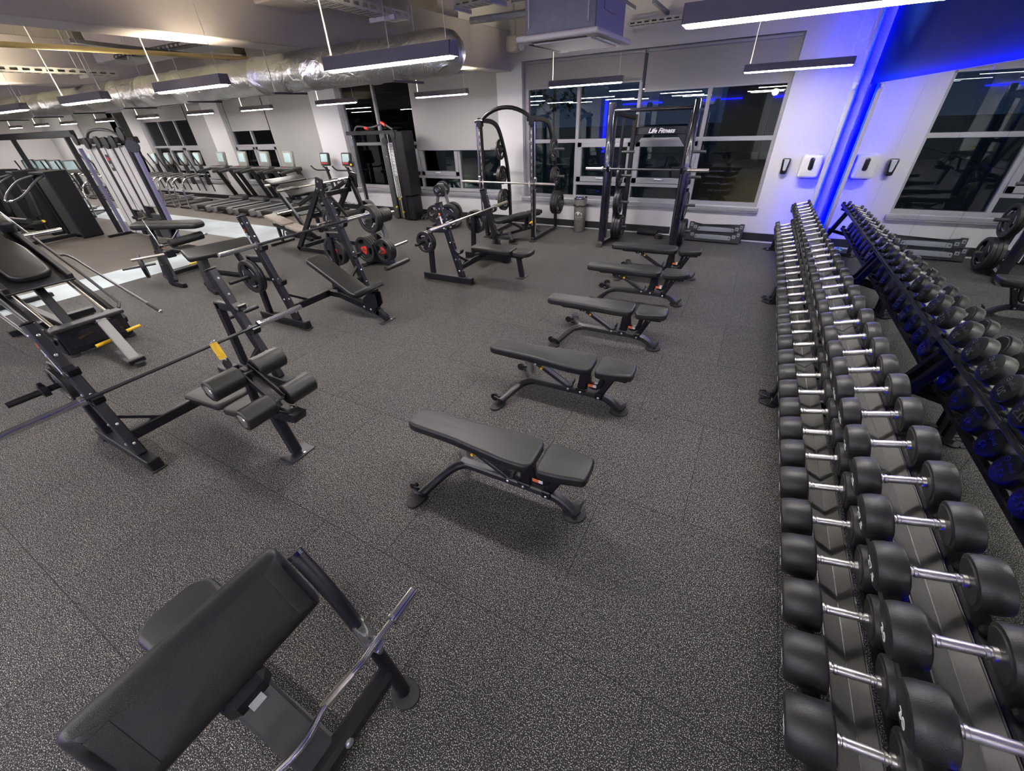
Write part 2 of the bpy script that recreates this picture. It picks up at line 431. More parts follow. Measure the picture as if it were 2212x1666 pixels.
def blind(x0, x1, zb, zt, label):
    t = thing('roller_blind', label, 'blind', ((x0+x1)/2, YB+.05, zt), group='grey roller blinds')
    w = x1-x0; q = B(); q.span((-w/2,-.004,zb-zt),(w/2,.0,0),'blind_grey',0); q.make('fabric', t)
    q = B(); q.cyl((-w/2,0,-.015),(w/2,0,-.015),.03,'frame_grey',12); q.make('roller', t)
    q = B(); q.span((-w/2,-.012,zb-zt-.02),(w/2,.006,zb-zt+.012),'frame_grey',.004); q.make('bottom_bar', t)
blind(-4.70,-2.30,2.72,3.17,'short grey roller blind on the left half of the nearest window, behind the arched rack')
blind(-2.24,.13,2.56,3.17,'grey roller blind on the half of the nearest window closest to the blue corner')
blind(-7.93,-5.47,1.62,3.14,'grey roller blind lowered halfway behind the arched smith machine')
blind(-15.85,-13.84,2.2,3.08,'grey roller blind over the two dark panes behind the leftmost treadmills')
blind(-13.8,-11.62,.72,3.08,'fully lowered grey roller blind behind the row of treadmill screens')
blind(-18.3,-17.15,.72,3.03,'narrow fully lowered grey blind on the far window beside a white column')
blind(-21.6,-18.35,2.6,3.03,'short grey blind over the dark panes of the fourth window along')
blind(-27.2,-24.2,1.4,3.03,'grey blind half lowered on the farthest window behind the elliptical trainers')

# mirror panels on the dumbbell wall
ED = [9.16,7.57,6.06,4.55,3.80,2.29,.78,-.73,-2.3]; nm = ['nearest the blue corner','second from the blue corner','third from the blue corner','fourth from the blue corner','fifth from the blue corner','sixth from the blue corner','seventh from the blue corner','eighth from the blue corner']
for i in range(8):
    for lo, hi, w in ((.10,1.048,'lower'),(1.052,2.45,'upper')):
        q = B(MR); q.span((0,ED[i+1]-9.42+.002,lo),(.006,ED[i]-9.42-.002,hi),'mirror_silver',0)
        tag(q.make('mirror_panel'), '%s wall mirror panel behind the dumbbells, %s' % (w, nm[i]), 'mirror', 'wall mirrors')
for i, y in enumerate((7.57,6.06,4.55,3.04)):
    pass
# blue light strips: mirror top, mirror foot and the corner
q = B(MR); q.span((.014,-11.7,2.425),(.05,-.28,2.437),'blue_led',.003); tag(q.make('light_strip'), 'blue glowing light strip along the top edge of the mirrors', 'light strip', 'blue light strips')
q = B(MR); q.span((-.020,-11.7,.012),(-.004,-.28,.018),'blue_led',0); q.span((-.036,-11.7,0),(-.030,-.28,.040),'black_metal',.001); q.span((-.030,-11.7,0),(.02,-.28,.012),'black_metal',.001); tag(q.make('light_strip'), 'blue glowing light strip along the foot of the mirrors', 'light strip', 'blue light strips')  # black channel and raised lip are added to cut off low-angle strip light
q = B(); q.prism([(1.004,9.201),(1.026,9.201),(1.026,9.228)],4.1,'blue_led_soft',T(0,0,.02)); q.prism([(1.046,9.214),(1.064,9.205),(1.064,9.201),(1.046,9.201)],4.1,'blue_led_soft',T(0,0,.02)); tag(q.make('light_strip'), 'vertical blue glowing light strip filling the corner beside the mirrors', 'light strip', 'blue light strips')
# occupancy sensor on the corner trim
q = B(); q.box((1.014,9.165,2.44),(.07,.06,.10),'plastic_white',.012); q.ball((1.01,9.13,2.43),.03,'plastic_white',12)
tag(q.make('motion_sensor'), 'small white motion sensor on the pale corner trim above the dispensers', 'sensor')

# ------------------------------------------------------------------ dispensers
t = thing('paper_towel_dispenser', 'white rounded paper towel dispenser on the blue-lit wall', 'dispenser', (.80,9.42,1.36))
q = B(); q.pad(rounded([(-.155,-.19),(.155,-.19),(.15,.17),(-.15,.17)],.05),.2,'plastic_white',.04, frame((0,0,0),(0,-1,0),(1,0,0))); q.make('cover', t)
q = B(); q.pad(rrect(.07,.19,.03),.012,'gloss_black',.004, frame((.0,-.198,.03),(0,-1,0),(1,0,0))); q.make('level_window', t)
q = B(); q.span((-.1,-.17,-.2),(.1,-.05,-.188),'plastic_grey',.004); q.make('outlet', t)
t = thing('soap_dispenser', 'small black sanitiser dispenser with a pale front on the white wall by the window', 'dispenser', (.43,9.42,1.34))
q = B(); q.pad(rounded([(-.05,-.13),(.05,-.13),(.068,.12),(-.068,.12)],.03),.10,'gloss_black',.025, frame((0,0,0),(0,-1,0),(1,0,0))); q.make('body', t)
q = B(); q.pad(rounded([(-.022,-.08),(.022,-.08),(.04,.09),(-.04,.09)],.02),.006,'grey_sticker',.003, frame((0,-.099,.01),(0,-1,0),(1,0,0))); q.make('front_panel', t)
q = B()
for i in range(7):
    a = i*.9; q.add([(random.uniform(-.06,.06),random.uniform(-.05,.05),random.uniform(0,.08)) for _ in range(4)],[(0,1,2),(1,2,3),(0,2,3),(0,1,3)],'teal_paper')
tag(q.make('paper_towel', loc=(.70,9.22,.0)), 'crumpled teal paper towel on the floor by the far end of the dumbbell rack', 'paper')

# ------------------------------------------------------------------ pendant lights
def cable(b, p, q, r, m): b.tube([p, (Vector(p)*.5+Vector(q)*.5)+Vector((.02,0,0)), q], r, m, 6, 1)
ZL = 2.64
def make_lamp(L=1.27):
    t = thing('pendant_light', 'x', 'light', (0,0,0), group='linear pendant lights')
    q = B()
    for s in (-1,1):
        q.prism([(s*.055,.010),(s*.046,.095),(s*.040,.095),(s*.049,.010)],L,'lamp_grey',frame((-L/2,0,0),(1,0,0),(0,1,0)))
        q.prism([(-.055,.010),(.055,.010),(.046,.095),(-.046,.095)],.006,'lamp_grey',frame((s*(L/2-.003)-.003,0,0),(1,0,0),(0,1,0)))
    q.span((-L/2,-.046,.04),(L/2,.046,.05),'lamp_grey',0); q.make('housing', t)
    q = B(); q.pad(rrect(L-.03,.08,.035),.018,'lamp_on',.006,T(0,0,-.002)); q.make('diffuser', t)
    q = B(); q.span((-L/2+.04,-.026,.055),(L/2-.04,.026,.065),'lamp_uplight',0); q.make('top_diffuser', t)
    q = B(); cable(q,(-L/2+.06,0,.11),(-L/2+.03,0,1.38),.006,'cable_white'); q.make('power_cable', t)
    q = B(); q.cyl((L/2-.06,0,.11),(L/2-.06,0,1.38),.0025,'steel_bolt',5); q.make('suspension_wire', t)
    return t
lamp0 = make_lamp(); first = [1]
def lamp(x, y, label, rz=0):
    if first: o = lamp0; first.clear(); o.location = Vector((x,y,ZL))*S; o.rotation_euler = (0,0,rz); o['label'] = label
    else: o = dup(lamp0, (x,y,ZL), rz, label)
    return o
for i, (x, rz, l) in enumerate(((.10,.05,'large linear pendant light at the top edge, nearest to the mirrors'),(-2.68,.0,'linear pendant light hanging in front of the rounded duct end'),(-5.42,0,'linear pendant light in the near row, second along the foil duct from its rounded end'),(-7.98,0,'linear pendant light in the near row, third along the foil duct from its rounded end'),(-10.7,0,'linear pendant light in the near row cut off at the left edge'))): lamp(x,2.97,l,rz)
for i, x in enumerate((.14,-2.86,-5.83,-8.8,-11.77,-14.4,-17.4,-20.4,-23.4,-26.0,-28.9)):
    lamp(x,7.86,'linear pendant light in the row along the windows, %s from the blue corner' % ordinal(i+1), -.012 if i == 2 else 0)
# rows outside the frame that light the room (and show in the window reflections)
for j, y in enumerate((-1.9,-4.6)):
    for i, x in enumerate((-.4,-3.2,-6.0,-8.8,-11.8,-15.0)): lamp(x,y,'linear pendant light behind the camera, row %s, place %s' % (ordinal(j+1), ordinal(i+1)))
for i, x in enumerate((-13.6,-16.6,-19.8)): lamp(x,2.97,'linear pendant light of the near row beyond the left edge, %s' % ordinal(i+1))

# ------------------------------------------------------------------ ceiling services
t = thing('air_duct', 'large round silver foil-wrapped air duct running below the ceiling beams', 'duct', (-2.86,4.3,2.84))
q = B(); pr = [(.001,0),(.10,.03),(.165,.10),(.195,.22)]
z = .22
for k in range(26):
    z += 1.0; pr += [(.195+.004*(k % 2),z-.5),(.193,z-.05),(.205,z-.03),(.205,z+.03),(.193,z+.05)]
q.lathe([(r, d) for r, d in pr],'foil',frame((0,0,0),(-1,0,0)),28,False); q.make('foil_wrap', t, ang=60)
for k in range(9):
    q = B(); x = -.75-k*2.0
    q.cyl((x,-.22,-.19),(x,-.22,1.2),.004,'galvanised',6); q.cyl((x,.22,-.19),(x,.22,1.2),.004,'galvanised',6); q.span((x-.02,-.25,-.215),(x+.02,.25,-.195),'black_metal',.003); q.make('hanger', t)
t = thing('air_conditioner', 'grey ceiling cassette air conditioner with a pale square grille', 'air conditioner', (-1.97,5.1,2.87))
q = B(); q.pad(rrect(.84,1.14,.03),.05,'ac_panel',.02); q.make('panel', t)
q = B()
q.span((-.30,-.40,-.012),(.30,.40,.003),'ac_panel',.006)
for sx, sy, dx, dy in ((0,-.47,.28,.03),(0,.47,.28,.03),(-.345,0,.022,.38),(.345,0,.022,.38)): q.span((sx-dx,sy-dy,-.006),(sx+dx,sy+dy,.004),'black_metal',.003)
q.make('grille', t)
q = B(); q.span((-.36,-.46,.05),(.36,.46,.62),'ac_grey',.01); q.span((-.365,-.30,.10),(-.36,.3,.14),'galvanised',.002); q.span((.36,-.25,.2),(.366,.15,.5),'ac_grey',.004); q.make('body', t)
q = B(); q.tube([(-.37,.15,.35),(-.7,.15,.33),(-1.4,.2,.35)],.035,'galvanised',10); q.make('pipe', t)
q = B(); q.tube([(.05,-.48,.9),(.05,-.5,.42),(.12,-.48,.36)],.035,'plastic_white',10,1); q.make('pipe', t)
for sx in (-.3,.3):
    for sy in (-.5,.5): q = B(); q.cyl((sx,sy,.1),(sx,sy,1.18),.007,'galvanised',6); q.make('hanger', t)
def tray(name, x0, y0, x1, y1, z, w, label, m='tray_white', hang=True):
    p, q_ = Vector((x0,y0,z)), Vector((x1,y1,z)); L = (q_-p).length
    t = thing(name, label, 'cable tray', p, group='perforated cable trays'); F = frame((0,0,0), q_-p, (0,0,1))
    q = B(F); q.box((.0,0,L/2),(.006,w,L),m,0)
    for k in range(int(L/.09)):
        for s in (-.3,-.1,.1,.3): q.box((-.0035,s*w+(.012 if k % 2 else -.012),.05+k*.09),(.001,w*.08,.05),'black_metal',0)
    for s in (-1,1):
        n = int(L/.12)
        q.box((.008,s*w/2,L/2),(.016,.004,L),m,0); q.box((.052,s*w/2,L/2),(.016,.004,L),m,0)
        for k in range(n+1): q.box((.03,s*w/2,k*L/n),(.03,.004,.045),m,0)
    q.make('channel', t)
    q = B(F)
    for k in range(3): q.cyl((.006+.02,-w*.3+k*w*.25,.02),(.02,-w*.3+k*w*.25,L-.02),.014,'cable_black',6)
    q.make('cables', t)
    if hang:
        for k in (.12,.88):
            q = B(); c = (q_-p)*k; n_ = Vector((-(q_-p).y,(q_-p).x,0)).normalized()*(w/2+.03)
            for s in (-1,1): q.cyl(c+n_*s+Vector((0,0,-.03)), c+n_*s+Vector((0,0,ZC-z)), .005,'galvanised',6)
            q.beam(c-n_*1.25+Vector((0,0,-.02)), c+n_*1.25+Vector((0,0,-.02)), .04,.03,'galvanised',.002,(0,0,1)); q.make('hanger', t)
tray('cable_tray',-3.85,2.0,-3.95,4.75,3.22,.22,'perforated white cable tray ending above the rounded duct end')
tray('cable_tray',-3.75,5.6,-3.05,5.55,3.40,.20,'short perforated cable tray between the duct end and the air conditioner')
tray('cable_tray',-3.05,5.55,-2.5,8.2,3.46,.20,'cable tray running from the air conditioner back to the window wall')
tray('cable_tray',-8.9,.6,-9.0,3.9,3.02,.16,'perforated cable tray above the duct at the left edge')
tray('cable_tray',-10.2,4.6,-6.0,4.75,3.35,.14,'dark cable basket bending behind the foil duct', 'dark_metal')
tray('cable_tray',-2.6,9.30,1.0,9.30,3.50,.10,'narrow wire basket high along the window wall', 'galvanised', False)
q = B(); q.tube([(-7.3,1.2,3.1),(-7.3,5.0,3.16)],.026,'yellow_pipe',10); tag(q.make('gas_pipe'), 'yellow pipe below the ceiling at the upper left', 'pipe')
q = B(); q.beam((-8.15,3.2,3.3),(-8.7,5.6,3.3),.045,.045,'satin_grey_metal',.003); q.cyl((-8.2,3.4,3.3),(-8.2,3.4,ZC),.006,'galvanised',6); q.cyl((-8.5,4.8,3.3),(-8.5,4.8,ZC),.006,'galvanised',6); tag(q.make('support_rail'), 'grey metal support rail hanging above the foil duct', 'rail')
for x, y0, y1, l in ((-1.98,8.3,9.9-.5,'short grey metal channel stub under the ceiling near the blinds'),(-2.35,6.6,8.6,'grey metal channel on the ceiling beside the air conditioner')):
    q = B(); q.beam((x,y0,3.62),(x,y1,3.62),.05,.05,'ac_grey',.003); q.cyl((x,y0+.1,3.62),(x,y0+.1,ZC),.006,'galvanised',6); tag(q.make('support_rail'), l, 'rail')
t = thing('wall_speaker', 'cream box loudspeaker beside the end of the ceiling beam', 'speaker', (-4.75,9.0,3.42))
q = B(); q.pad(rounded([(-.13,-.12),(.1,-.12),(.13,.12),(-.13,.12)],.05),.26,'cream_plaster',.02,frame((0,.12,0),(0,-1,0),(1,0,0))); q.make('body', t)
q = B(); q.cyl((.13,0,0),(.155,0,0),.11,'plastic_white',16); q.make('mounting_plate', t)
q = B(); q.span((-.02,-.02,.1),(.02,.02,.62),'galvanised',.003); q.make('bracket', t)

for x, l in ((-3.3,'dark steel purlin under the metal deck above the air conditioner'),(-1.2,'dark steel purlin under the metal deck near the mirror wall'),(-7.2,'dark steel purlin under the metal deck at the upper left')):
    q = B(); q.span((x-.05,-2,ZC-.22),(x+.05,YB,ZC-.05),'ac_grey',.006); q.span((x-.09,-2,ZC-.23),(x+.09,YB,ZC-.215),'ac_grey',.003); tag(q.make('purlin'), l, 'beam')
q = B(); q.tube([(-3.6,5.9,3.75),(-2.9,6.3,3.70),(-2.9,9.3,3.70)],.045,'cable_black',10,1); tag(q.make('insulated_pipe'), 'black insulated pipe below the deck behind the rounded duct end', 'pipe')
q = B(); q.beam((-4.9,7.3,3.78),(-2.5,7.3,3.78),.08,.06,'galvanised',.003,(0,1,0)); tag(q.make('support_rail'), 'galvanised cross rail above the beam end by the window wall', 'rail')
q = B(); q.cyl((-4.72,5.6,3.35),(-4.72,5.6,4.3),.16,'cream_plaster',18); tag(q.make('vertical_duct'), 'short cream vertical duct rising behind the rounded foil duct end', 'duct')
# ================================================================== DUMBBELL RACKS AND DUMBBELLS
UY = [8.425,8.174,7.937,7.745,7.53,7.3,7.055,6.809,6.583,6.334,6.063,5.793,5.58,5.348,5.118,4.88,4.611,4.379,4.117,3.864,3.579,3.326,3.083,2.843,2.607,2.361,2.107,1.852,1.611,1.362,1.111,.861]
LY = [8.455,8.226,8.021,7.77,7.532,7.28,7.044,6.8,6.57,6.326,6.035,5.804,5.538,5.305,5.068,4.815,4.565,4.317,4.093,3.838,3.551,3.298,3.053,2.808,2.572,2.327,2.073,1.823,1.584,1.334,1.092,.856]
UW = ['1','1','2','2','3','3','4','4','5','5','7.5','7.5','10','10','12.5','12.5','15','15','17.5','17.5','20','20','20','20','22.5','22.5','25','25','27.5','27.5','30','30']
LW = ['15','15','17.5','17.5','20','20','22.5','22.5','25','25','27.5','27.5','30','30','32.5','32.5','35','35','37.5','37.5','40','40','40','40','42.5','42.5','45','45','47.5','47.5','50','50']
GR = .152
RZ = .0133
TILT = {True: math.radians(17.5), False: math.radians(15.5)}      # shelves lean towards the aisle
SH = {True: (.356,.811), False: (.494,.438)}                     # shelf centre: distance from the mirror, height
def head_r(w): return .036+.0028*w if w <= 20 else .092+.00022*(w-20)
def head_l(w): return .034+.00215*w
_db = {}
def dumbbell_meshes(w):
    if w in _db: return _db[w]
    r, Lh = head_r(w), head_l(w); rb = min(.016, r*.22)
    prof = [(r*.35,0),(r*.80,0),(r*.84,.004),(r-rb*.2,.006),(r,.012),(r,Lh*.62),(r*.975,Lh*.8),(r*.93,Lh*.93),(r*.88,Lh-.003),(r*.80,Lh),(r*.1,Lh)]
    h = B(); h.lathe(prof,'rubber',frame((GR/2,0,0),(1,0,0)),28); hm = h.mesh('head', 28)
    h = B(); h.lathe(prof,'rubber',frame((-GR/2,0,0),(-1,0,0)),28); hm2 = h.mesh('head', 28)
    g = B(); a = .0165 if r > .06 else .012
    pr = [(a*1.25,0),(a*1.25,.012),(a*.9,.014),(a*.9,.018),(a*1.15,.02),(a*1.15,.028),(a,.03)]
    g.lathe([(q, d-GR/2) for q, d in pr]+[(a*1.06,0)]+[(q, GR/2-d) for q, d in reversed(pr)],'knurled_steel',frame((0,0,0),(1,0,0)),16)
    _db[w] = (hm, hm2, g.mesh('handle', 28), Lh); return _db[w]
def ring_logo(r):
    b = B(); n = 14; vs = []; fs = []
    for i in range(n+1):
        t = .5+i*5.4/n; vs += [(r*math.cos(t), r*math.sin(t), 0), (r*.72*math.cos(t), r*.72*math.sin(t), 0)]
        if i: fs.append((2*i-2, 2*i-1, 2*i+1, 2*i))
    b.add(vs, fs, 'white_paint_print'); b.add([(-r*.6,-r*.12,0),(r*.6,-r*.12,0),(r*.6,r*.14,0),(-r*.6,r*.14,0)],[(0,1,2,3)],'white_paint_print')
    return b
def mirror_x(y): return 1.175+.0133*(9.42-y)
for up, ys, ws in ((True, UY, UW), (False, LY, LW)):
    th = TILT[up]; u, zs = SH[up]
    for i, (y0, w) in enumerate(zip(ys, ws)):
        r = head_r(float(w)); z = zs+r*math.cos(th)
        y = y0*(2.3-z)/(1.4 if up else 1.75); x = mirror_x(y)-u-r*math.sin(th)
        hm, hm2, g, Lh = dumbbell_meshes(float(w))
        t = thing('dumbbell', 'black rubber dumbbell, %s from the window wall on the %s rack tier' % (ordinal(i+1), 'upper' if up else 'lower'), 'dumbbell', (x,y,z), 0, '%s tier dumbbells' % ('upper' if up else 'lower'))
        t.rotation_euler = (0,-th,RZ)
        link('handle', g, t); link('head', hm, t); link('head', hm2, t)
        for s in (1,-1):
            rr = random.uniform(-.22,.22) if i > 5 else 0
            X = frame((s*(GR/2+Lh+.0006),0,0),(s,0,0),(0,s,0)) @ Matrix.Rotation(rr,4,'Z')
            text('weight_marking', w, r*.62, X @ T(0,-r*.30,0), t, bold=r*.006)
            if s > 0 and i >= 14:
                text('brand_marking', 'bodip', r*.36, X @ T(-r*.14,r*.32,0), t)
                o = ring_logo(r*.17).make('logo', t); Y = X @ T(r*.52,r*.33,0); Y.translation *= S; o.matrix_local = Y
# racks: local frame, x=0 at the mirror, negative towards the aisle
def rack(ya, yb, label):
    c = (ya+yb)/2; L = (yb-ya)/2
    P = MR @ Vector((0, c-9.42, 0))
    t = thing('dumbbell_rack', label, 'rack', P, RZ, 'black two-tier dumbbell racks')
    def tier(nm, up):
        u, z = SH[up]; th = TILT[up]
        A = T(-u,-L,z) @ Matrix.Rotation(-th,4,'Y')                # local x along the tilted shelf, y along the rack
        q = B(A); w = .064
        q.add([(sx, yy, zz) for yy in (0,2*L) for sx, zz in ((-w,-.012),(-w+.006,-.004),(.004,-.046),(w-.006,-.004),(w,-.012),(.004,-.056))],
              [(0,1,7,6),(1,2,8,7),(2,3,9,8),(3,4,10,9),(4,5,11,10),(5,0,6,11),(0,1,2,5),(2,3,4,5),(6,7,8,11),(8,9,10,11)],'shelf_metal')
        for a_, z_ in ((-w,-.008),(.004,-.045),(w,-.008)): q.span((a_-.0018,0,z_-.004),(a_+.0018,2*L,z_+.001),'satin_grey_metal',.0005)
        q.make(nm, t)
        for s in (-1,1):
            q = B(A); cx = s*(.11 if up else .125)
            q.span((cx-.036,0,-.05),(cx+.030,2*L,-.014),'rubber_matt',.008)
            for k in range(round(2*L/.25)+1): q.span((cx-.026,2*L*k/round(2*L/.25)-.018,-.02),(cx+.026,2*L*k/round(2*L/.25)+.018,.016),'rubber_matt',.010)
            q.make('saddle_rail', t)
    tier('upper_shelf', True); tier('lower_shelf', False)
    for y in (-L+.06, L-.06):
        q = B()
        q.beam((-.63,y,.03),(-.05,y,.03),.05,.06,'black_metal',.006); q.beam((-.06,y,.05),(-.34,y,.735),.05,.07,'black_metal',.006)
        q.beam((-.58,y,.05),(-.56,y,.33),.05,.06,'black_metal',.006); q.beam((-.62,y,.315),(-.16,y,.425),.05,.05,'black_metal',.006)
        q.beam((-.48,y,.69),(-.23,y,.77),.05,.05,'black_metal',.006); q.make('side_frame', t)
        q = B(); q.cyl((-.62,y,.0),(-.62,y,.014),.06,'black_metal',16); q.make('foot', t)
        q = B(); q.tube([(-.66,y-.05,.02),(-.72,y-.03,.02),(-.72,y+.03,.02),(-.66,y+.05,.02)],.008,'black_metal',6,2); q.make('foot_loop', t)
        q = B(); q.cyl((-.07,y,.0),(-.07,y,.014),.05,'black_metal',16); q.make('foot', t)
    q = B(); q.beam((-.12,-L+.06,.14),(-.12,L-.06,.14),.04,.05,'black_metal',.005,(1,0,0)); q.make('cross_bar', t)
rack(.02,3.72,'black two-tier dumbbell rack nearest the camera')
rack(3.74,6.27,'black two-tier dumbbell rack in the middle of the mirror wall')
rack(6.29,8.98,'black two-tier dumbbell rack at the window end of the mirror wall')
# ================================================================== ADJUSTABLE BENCHES
def mirror_pts(pts): return pts+[(x,-y) for x, y in reversed(pts)]
def make_bench(label, group, orange=True):
    t = thing('adjustable_bench', label, 'bench', (0,0,0), 0, group)
    q = B(); q.pad(rounded(mirror_pts([(-.68,.09),(-.62,.108),(-.28,.112),(-.05,.135),(.15,.155),(.30,.148),(.335,.10)]),.07),.075,'leather',.022,T(0,0,.395),5,.002); q.make('back_pad', t)
    q = B(); q.pad(rounded(mirror_pts([(.365,.10),(.385,.148),(.52,.14),(.68,.105),(.69,.06)]),.06),.075,'leather',.022,T(0,0,.388) @ Matrix.Rotation(-.03,4,'Y') @ T(0,0,-.01),5,.002); q.make('seat_pad', t)
    q = B(); q.span((-.5,-.07,.37),(.30,.07,.396),'black_metal',.006); q.span((.39,-.08,.368),(.64,.08,.392),'black_metal',.006); q.make('pad_bracket', t)
    q = B(); q.flat([(-.30,0,.13),(.28,0,.13),(.44,0,.125),(.53,0,.08),(.585,0,.02)],.07,.06,'dark_metal',2); q.make('base_beam', t)
    for s in (-1,1):
        q = B(); q.tube([(-.24,0,.125),(-.31,s*.04,.125),(-.36,s*.13,.115),(-.45,s*.34,.045)],.034,'dark_metal',14,2); q.make('leg', t)
        q = B(); F = frame((-.47,s*.37,.0),(0,0,1),(-.3,s*.95,0)); q.pad(rrect(.16,.10,.048),.016,'rubber_matt',.005,F)
        q.pad(rounded([(-.05,.0),(.05,.0),(.042,.11),(-.042,.11)],.03),.012,'dark_metal',.004, frame((-.452,s*.325,.02),(.22,-s*.75,.55),(s*.95,.3,0))); q.make('foot', t)
    q = B()
    for s in (-1,1): q.cyl((-.53,s*.30-.012,.05),(-.53,s*.30+.012,.05),.04,'black_metal',14); q.beam((-.44,s*.30,.07),(-.53,s*.30,.05),.03,.03,'black_metal',.004)
    q.make('wheel', t)
    q = B(); q.pad([(.60+.085*math.cos(i*PI/8),.085*math.sin(i*PI/8)) for i in range(16)],.02,'rubber_matt',.006); q.flat([(.60,0,.03),(.64,0,.06),(.66,0,.11)],.10,.008,'black_metal',1); q.make('front_foot', t)
    q = B(); q.beam((.235,0,.13),(.262,0,.385),.05,.085,'black_metal',.012)
    q.flat([(.285,0,.37),(.30,0,.22),(.36,0,.20),(.41,0,.24),(.43,0,.37)],.045,.045,'black_metal',2)
    q.box((.235,0,.16),(.10,.085,.03),'black_metal',.006); q.make('post', t)
    q = B(); q.beam((.40,0,.12),(.515,0,.37),.05,.06,'black_metal',.012); q.box((.405,0,.135),(.07,.09,.07),'black_metal',.008); q.make('seat_strut', t)
    q = B()
    for s in (-1,1): q.beam((-.24,s*.028,.36),(.10,s*.028,.165),.016,.035,'dark_metal',.004)
    q.beam((-.20,0,.345),(.08,0,.185),.05,.012,'dark_metal',.003); q.flat([(.06,0,.20),(.12,0,.165),(.16,0,.19),(.155,0,.235)],.07,.010,'black_metal',2); q.box((-.26,0,.365),(.07,.08,.05),'black_metal',.01); q.make('incline_ladder', t)
    q = B()
    for s in (-1,1):
        for p in ((-.25,.365),(-.215,.345),(.115,.15),(.235,.145),(.405,.125),(.51,.355)): q.bolt((p[0],s*.042,p[1]),(0,s,0))
    q.make('bolts', t)
    q = B()
    for s in (-1,1): q.span((.298,s*.0235,.215),(.345,s*.0243,.245),'orange_sticker',0); q.span((.345,s*.0235,.215),(.375,s*.0243,.245),'white_sticker',0)
    q.make('warning_sticker', t)
    if orange:
        q = B(); q.cyl((-.14,-.045,.335),(-.14,-.085,.335),.012,'yellow_grip',10); q.make('lock_knob', t)
    return t
GB = 'adjustable benches along the dumbbell rack'
bench0 = make_bench('adjustable black flat bench nearest the camera in the row beside the dumbbells', GB)
bench0.location = Vector((-1.14,1.69,0))*S; bench0.rotation_euler = (0,0,.03)
for x, y, rz, l in ((-1.18,2.93,.04,'second black adjustable bench from the camera in the row by the dumbbells'),(-1.16,4.24,.035,'third black adjustable bench, midway along the row by the dumbbells'),(-1.14,5.60,.06,'fourth black adjustable bench from the camera in the row by the dumbbells'),(-1.12,6.74,.05,'black adjustable bench at the window end of the row by the dumbbells')):
    dup(bench0,(x,y,0),rz,l)
dup(bench0,(-4.38,8.22,0),1.25,'adjustable black bench inside the arched smith machine','bench inside the smith machine')
bench0['group'] = GB

# ================================================================== PREACHER CURL BENCH (foreground)
t = thing('preacher_curl_bench', 'black padded preacher curl bench in the foreground holding a chrome curl bar', 'bench', (-1.25,0,0))
# local x = world x + 1.25 ; arm pad slopes down towards +x
q = B(); A = frame((-.05,.01,.760),(.857,0,.514),(0,1,0))     # x along the width, y down/up the slope
prof = []
q.pad(rounded([(-.335,-.15),(.335,-.15),(.335,.165),(-.335,.165)],.035),.125,'leather',.055,A,6,.004); q.make('arm_pad', t)
for s in (-1,1):
    q = B(); q.pad(rounded([(-.03,-.10),(.03,-.10),(.03,.11),(-.03,.11)],.004),.004,'leather',.002,A @ T(s*.27,0,.1245)); q.make('seam_band', t)
q = B(); q.pad(rounded(mirror_pts([(-.68,.09),(-.63,.15),(-.36,.14),(-.30,.08)]),.06),.07,'leather',.025,T(0,.045,.43) @ Matrix.Diagonal((1,1.1,1,1)),5,.003); q.make('seat', t)
q = B(); q.beam((-.50,.03,0.03),(-.50,.03,.43),.07,.09,'satin_grey_metal',.015); q.beam((-.62,.03,.06),(.30,.03,.06),.11,.07,'satin_grey_metal',.02); q.make('seat_post', t)
q = B(); q.flat([(-.06,.0,.70),(.08,.0,.60),(.22,.0,.38),(.31,.0,.20)],.13,.06,'satin_grey_metal',2); q.make('main_beam', t)
q = B(); q.box((.055,.0,.61),(.13,.16,.12),'black_metal',.03); q.make('adjuster_block', t)
for s in (-1,1):
    q = B(); q.tube([(.045,s*.362,.925),(.09,s*.362,.87),(.15,s*.362,.785),(.215,s*.362,.645),(.30,s*.362,.32),(.34,s*.362,.16),(.355,s*.362,.02)],.030,'black_metal',14,2)
    q.cyl((.035,s*.362,.937),(.047,s*.362,.923),.031,'gloss_black',12); q.make('side_post', t)
    q = B(); q.cyl((.234,s*.362,.575),(.270,s*.362,.445),.036,'chrome',16); q.flat([(.285,s*.36,.475),(.33,s*.36,.475),(.35,s*.36,.50)],.05,.012,'chrome',1); q.cyl((.275,s*.36,.415),(.335,s*.36,.435),.014,'chrome',10); q.make('bar_rest', t)
    q = B(); q.pad([(.365+.075*math.cos(i*PI/8),s*.36+.062*math.sin(i*PI/8)) for i in range(16)],.016,'rubber_matt',.005); q.make('foot', t)
q = B(); q.beam((.322,-.36,.22),(.322,.36,.22),.075,.09,'black_metal',.02,(1,0,0)); q.bolt((.36,.09,.235),(1,0,.3),.018,.012); q.make('cross_beam', t)
q = B(); q.beam((.33,-.13,.18),(.345,-.13,.02),.06,.06,'black_metal',.01); q.make('brace', t)
q = B(); U = frame((.165,.0,.485),(.80,0,.55),(.55,0,-.8))
for dx, dy, w, h, m in ((-.13,.0,.08,.05,'grey_sticker'),(-.18,.038,.03,.02,'white_sticker'),(-.18,-.03,.028,.03,'white_sticker')):
    q.box((dx,dy,.028),(w,h,.002),m,0,U)
q.make('information_sticker', t)
